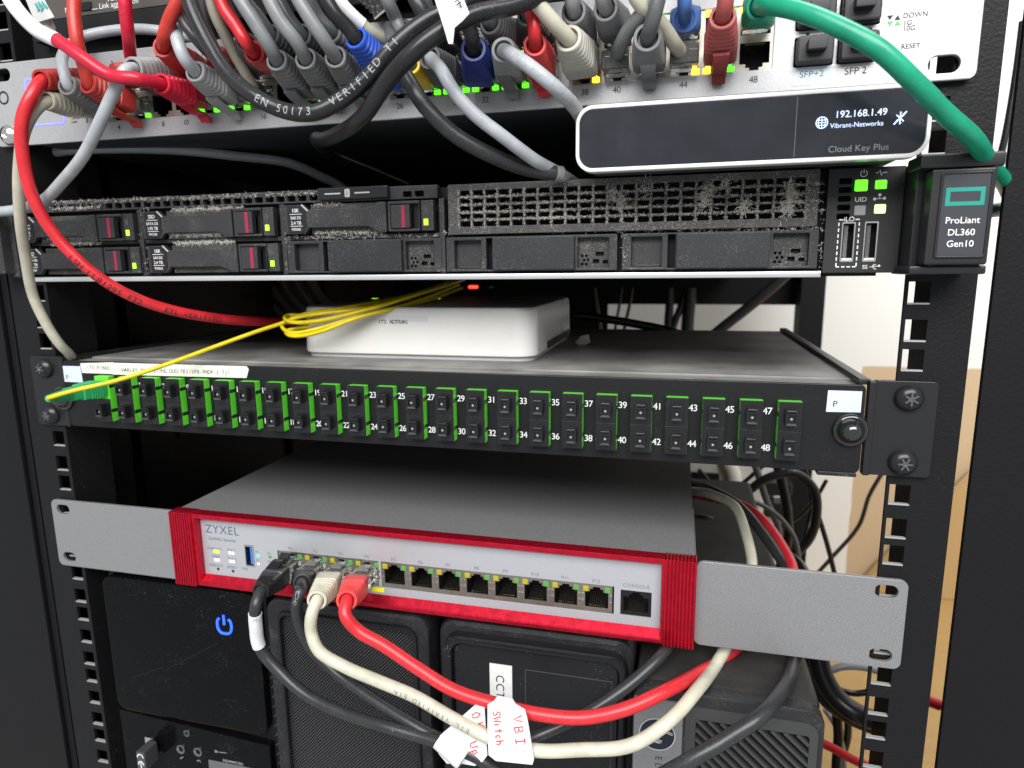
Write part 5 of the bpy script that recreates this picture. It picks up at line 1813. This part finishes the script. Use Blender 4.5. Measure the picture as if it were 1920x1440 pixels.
t, nr = paper_tag('white paper tag with two lines of red handwriting, upright in front of the other tag', [(914, 1321, -56), (926, 1314, -56.4), (933, 1305, -56.6), (960, 1310, -56.6), (966, 1320, -56.4), (984, 1331, -56.2), (989, 1350, -57), (1001, 1424, -61), (998, 1434, -61.4), (930, 1427, -62), (916, 1416, -61.6), (914, 1370, -59)])
b = MB()
off = nr * .25
U_ = (on_tag(953, 1420) - on_tag(942, 1330)).normalized()
V_ = (on_tag(990, 1352) - on_tag(930, 1358)).normalized()
hand(b, 'VBI', on_tag(962, 1343) + nr * .3, U_, V_, 4.9, 4.2, nr)
hand(b, 'SWitch', on_tag(924, 1334) + nr * .3, U_, V_, 2.6, 3.6, nr)
b.build('handwriting', ink_red, t)
t, nr = paper_tag('white folded paper tag with red handwriting partly under the other tag', [(893, 1320, -52), (908, 1318, -52), (912, 1390, -55), (914, 1416, -56), (905, 1428, -57), (890, 1436, -57), (866, 1432, -57), (838, 1432, -57), (822, 1413, -56), (832, 1396, -55), (824, 1380, -54)])
b = MB()
U_ = (on_tag(866, 1400) - on_tag(882, 1340)).normalized() * -1
U_ = (on_tag(898, 1420) - on_tag(872, 1340)).normalized()
V_ = (on_tag(905, 1350) - on_tag(845, 1372)).normalized()
hand(b, 'OK', on_tag(884, 1338) + nr * .3, U_, V_, 5.0, 4.4, nr)
hand(b, 'Up', on_tag(880, 1394) + nr * .3, U_, V_, 3.4, 4.0, nr)
b.build('handwriting', ink_red, t)
MB().tube([at(824, 1386, -55), at(868, 1426, -58)], 4.6, 16).build('wrap', paper, t)

# --- things behind the rack
o = one('paper_scrap', MB().loft([[at(1078, 642, 120), at(1090, 650, 120), at(1090, 650, 121), at(1078, 642, 121)], [at(1090, 630, 118), at(1107, 642, 118), at(1107, 642, 119), at(1090, 630, 119)], [at(1104, 627, 120), at(1106, 640, 120), at(1106, 640, 121), at(1104, 627, 121)]]), paper_warm, 'small curled piece of tape on the dusty panel right of the white terminal', 'tape')
labs = ['first', 'second', 'third', 'fourth', 'fifth']
for k in range(5):
    u = 486 + k * 26
    cable('%s of five dim brown cables bending behind the white terminal, from the left' % labs[k], [(u - 12, 500, 330), (u - 6, 530, 330), (u + 14, 560, 330), (u + 48, 592, 330), (u + 90, 612, 340)], 5.0, mat('pvc_dim_brown', (.10, .085, .075), .5), None, None, 'dim brown cables', smooth=5)
cable('dim brown cable hanging behind the left end of the patch panel', [(205, 520, 300), (240, 580, 300), (285, 650, 300), (330, 720, 300), (385, 810, 300), (430, 900, 300)], 5.5, mat('pvc_dim_brown', (.10, .085, .075), .5), None, None, 'dim brown cables', smooth=5)
cable('thick black cable lying over the rear of the patch panel', [(1040, 598, 215), (1080, 592, 225), (1140, 598, 228), (1200, 608, 228), (1260, 622, 230), (1330, 650, 250)], 3.4, C_BLACK, None, None, G_BG, name='black_cable')
cable('black strut cable slanting up behind the server right end', [(1300, 660, 480), (1350, 618, 480), (1420, 562, 480), (1500, 492, 480)], 6.0, C_BLACK2, None, None, G_BG, name='black_cable', smooth=3)
cable('black looped cable behind the right end of the firewall', [(1290, 1010, 330), (1330, 985, 330), (1385, 935, 330), (1440, 895, 330), (1490, 888, 330), (1525, 915, 330), (1532, 965, 330), (1518, 1010, 330), (1480, 1050, 330), (1440, 1100, 330)], 4.2, C_BLACK2, None, None, G_BG, name='black_cable')
cable('grey cable hanging in front of the white socket', [(1408, 850, 350), (1420, 885, 350), (1440, 945, 350), (1458, 985, 350), (1462, 1030, 350), (1470, 1090, 350)], 3.4, C_GREY, None, None, G_BG)
cable('black cable hanging beside the grey one by the socket', [(1450, 850, 360), (1462, 890, 360), (1475, 950, 360), (1478, 1000, 360), (1470, 1040, 360), (1452, 1090, 360)], 4.6, C_BLACK, None, None, G_BG, name='black_cable')
cable('black cable crossing the dark computer top behind the firewall', [(1290, 970, 200), (1330, 976, 200), (1380, 1000, 200), (1440, 1030, 200), (1490, 1048, 180), (1515, 1085, 150), (1524, 1130, 130)], 3.6, C_BLACK, None, None, G_BG, name='black_cable')
cable('thin black cable dropping in front of the white wall', [(1532, 960, 420), (1545, 1000, 420), (1560, 1050, 420), (1568, 1100, 420), (1570, 1180, 420)], 2.6, C_BLACK, None, None, G_BG, name='black_cable')
cable('thin dark cable rising across the tan plaster to the rail', [(1500, 1110, 520), (1560, 1045, 520), (1610, 985, 520), (1630, 930, 520), (1655, 885, 520)], 2.4, C_BLACK2, None, None, G_BG, name='black_cable')
cable('thick black cable bending behind the lower right rail', [(1500, 1200, 100), (1530, 1225, 95), (1545, 1270, 90), (1568, 1310, 85), (1610, 1340, 80), (1680, 1362, 80)], 6.0, C_BLACK, None, None, G_BG, name='black_cable')
cable('second black cable under the thick one by the lower right rail', [(1520, 1260, 140), (1545, 1310, 140), (1590, 1345, 140), (1650, 1370, 140)], 4.5, C_BLACK, None, None, G_BG, name='black_cable')
cable('white thin cable curling under the right firewall ear', [(1545, 1262, 160), (1580, 1250, 160), (1620, 1252, 160), (1660, 1262, 160)], 2.6, C_LGREY, None, None, G_BG)
cable('black cable hanging straight down beside the small computer', [(1568, 1330, 150), (1572, 1380, 150), (1570, 1440, 150), (1572, 1500, 150)], 3.4, C_BLACK, None, None, G_BG, name='black_cable')
cable('bright red cable end crossing the bottom right gap', [(1520, 1385, 130), (1560, 1402, 130), (1600, 1425, 130), (1650, 1445, 130)], 3.0, C_RED, None, None, G_BG)
cable('thin dark cable in the light slit beside the right frame', [(1918, 40, 300), (1905, 140, 300), (1886, 250, 300), (1874, 300, 300)], 2.6, C_BLACK2, None, None, G_BG, name='black_cable')
cable('red tipped cable poking through the slit near the bottom right', [(1700, 1300, 90), (1740, 1314, 90), (1762, 1322, 90)], 3.2, C_RED, None, None, G_BG)
b = MB()
c0_, c1_ = at(1320, 860, 600), at(1395, 1010, 600)
sk = thing('power_adapter', at(1360, 930, 600), 'white power unit with a black socket behind the firewall', 'power unit')
MB().box(c0_.x - 60, c1_.x + 18, 560, 640, c1_.z - 5, c0_.z + 40, b=6).build('casing', white_plas, sk)
q0, q1 = at(1314, 886, 558), at(1348, 910, 558)
MB().box(q0.x - 12, q1.x, 556, 562, q1.z, q0.z, b=1).build('socket', port_black, sk)
MB().tube(catmull([at(1362, 860, 556), at(1376, 890, 552), at(1374, 920, 552), at(1356, 960, 556)], 6), 9, 14).build('round_edge', white_plas, sk)
ps = thing('power_strip', at(1425, 930, 640), 'white socket strip with black plugs beside the dark rear post', 'power strip')
q0, q1 = at(1398, 880, 640), at(1448, 1000, 640)
MB().box(q0.x, q1.x, 640, 680, q1.z, q0.z + 80, b=4).build('casing', white_plas, ps)
for v in (905, 945):
    q = at(1448, v, 636)
    MB().box(q.x - 14, q.x + 22, 606, 640, q.z - 10, q.z + 10, b=3).build('plug', port_black, ps)
labs = ['narrow dark cable of the rear row, first right of the white terminal', 'second dark cable crossing the bright strip behind the panel', 'third dark cable crossing the bright strip behind the panel', 'pair of tilted dark cables crossing the bright strip, left one', 'pair of tilted dark cables crossing the bright strip, right one', 'dark cable just left of the slanting strut behind the server']
for lb_, (u, k, r) in zip(labs, ((1122, -8, 4), (1156, 10, 2.0), (1174, 12, 2.4), (1254, 2, 6), (1266, 22, 5), (1290, 4, 9))):
    cable(lb_, [(u + k, 540, 650), (u + k * .4, 580, 650), (u, 600, 650), (u - k * .6, 640, 650)], r, C_BLACK2, None, None, G_BG, name='black_cable', smooth=3)

for lb_, pts_, r_, c_ in (
        ('thin grey cable in the tangle behind the right firewall ear', [(1300, 1000, 300), (1350, 960, 300), (1400, 940, 300), (1450, 960, 300), (1490, 1010, 300), (1500, 1080, 300)], 2.2, C_GREY),
        ('thin black cable arching highest behind the firewall', [(1310, 880, 420), (1360, 930, 420), (1400, 900, 420), (1440, 870, 420), (1500, 870, 420), (1520, 940, 420), (1505, 1020, 420)], 2.2, C_BLACK),
        ('thin black cable sagging in front of the dark rear post', [(1420, 960, 400), (1450, 990, 400), (1490, 975, 400), (1530, 935, 400), (1550, 900, 400)], 2.0, C_BLACK),
        ('thin black lead under the second thick cable at lower right', [(1500, 1215, 200), (1550, 1280, 200), (1600, 1300, 200), (1660, 1290, 200)], 2.4, C_BLACK),
        ('thin pale lead hanging beside the small computer', [(1546, 1330, 170), (1566, 1360, 170), (1580, 1400, 170), (1584, 1460, 170)], 1.8, C_LGREY),
        ('black lead looping below the right firewall ear', [(1490, 1235, 220), (1540, 1260, 220), (1580, 1310, 220), (1590, 1380, 220), (1560, 1460, 220)], 3.0, C_BLACK)):
    cable(lb_, pts_, r_, c_, None, None, G_BG, name='thin_cable')

for lb_, n_, pts_, E_, c_ in (
        ('dark grey cable squeezed in left of the upper grey row', 15, [(452, 58, -30), (428, 20, -36), (410, -30, -38)], (462, 80, -28), C_DGREY),
        ('grey cable hidden behind the crossing black cables at the yellow boot', 27, [(742, 34, -26), (728, 0, -32), (712, -40, -34)], (750, 56, -25), C_GREY),
        ('grey cable rising behind the torn tape flag', 29, [(806, 22, -28), (796, -10, -32), (788, -50, -34)], (812, 44, -27), C_GREY)):
    cable(lb_, pts_, 2.8, c_, C_BOOTD, pp(n_), G_SW, E=E_, up=True)
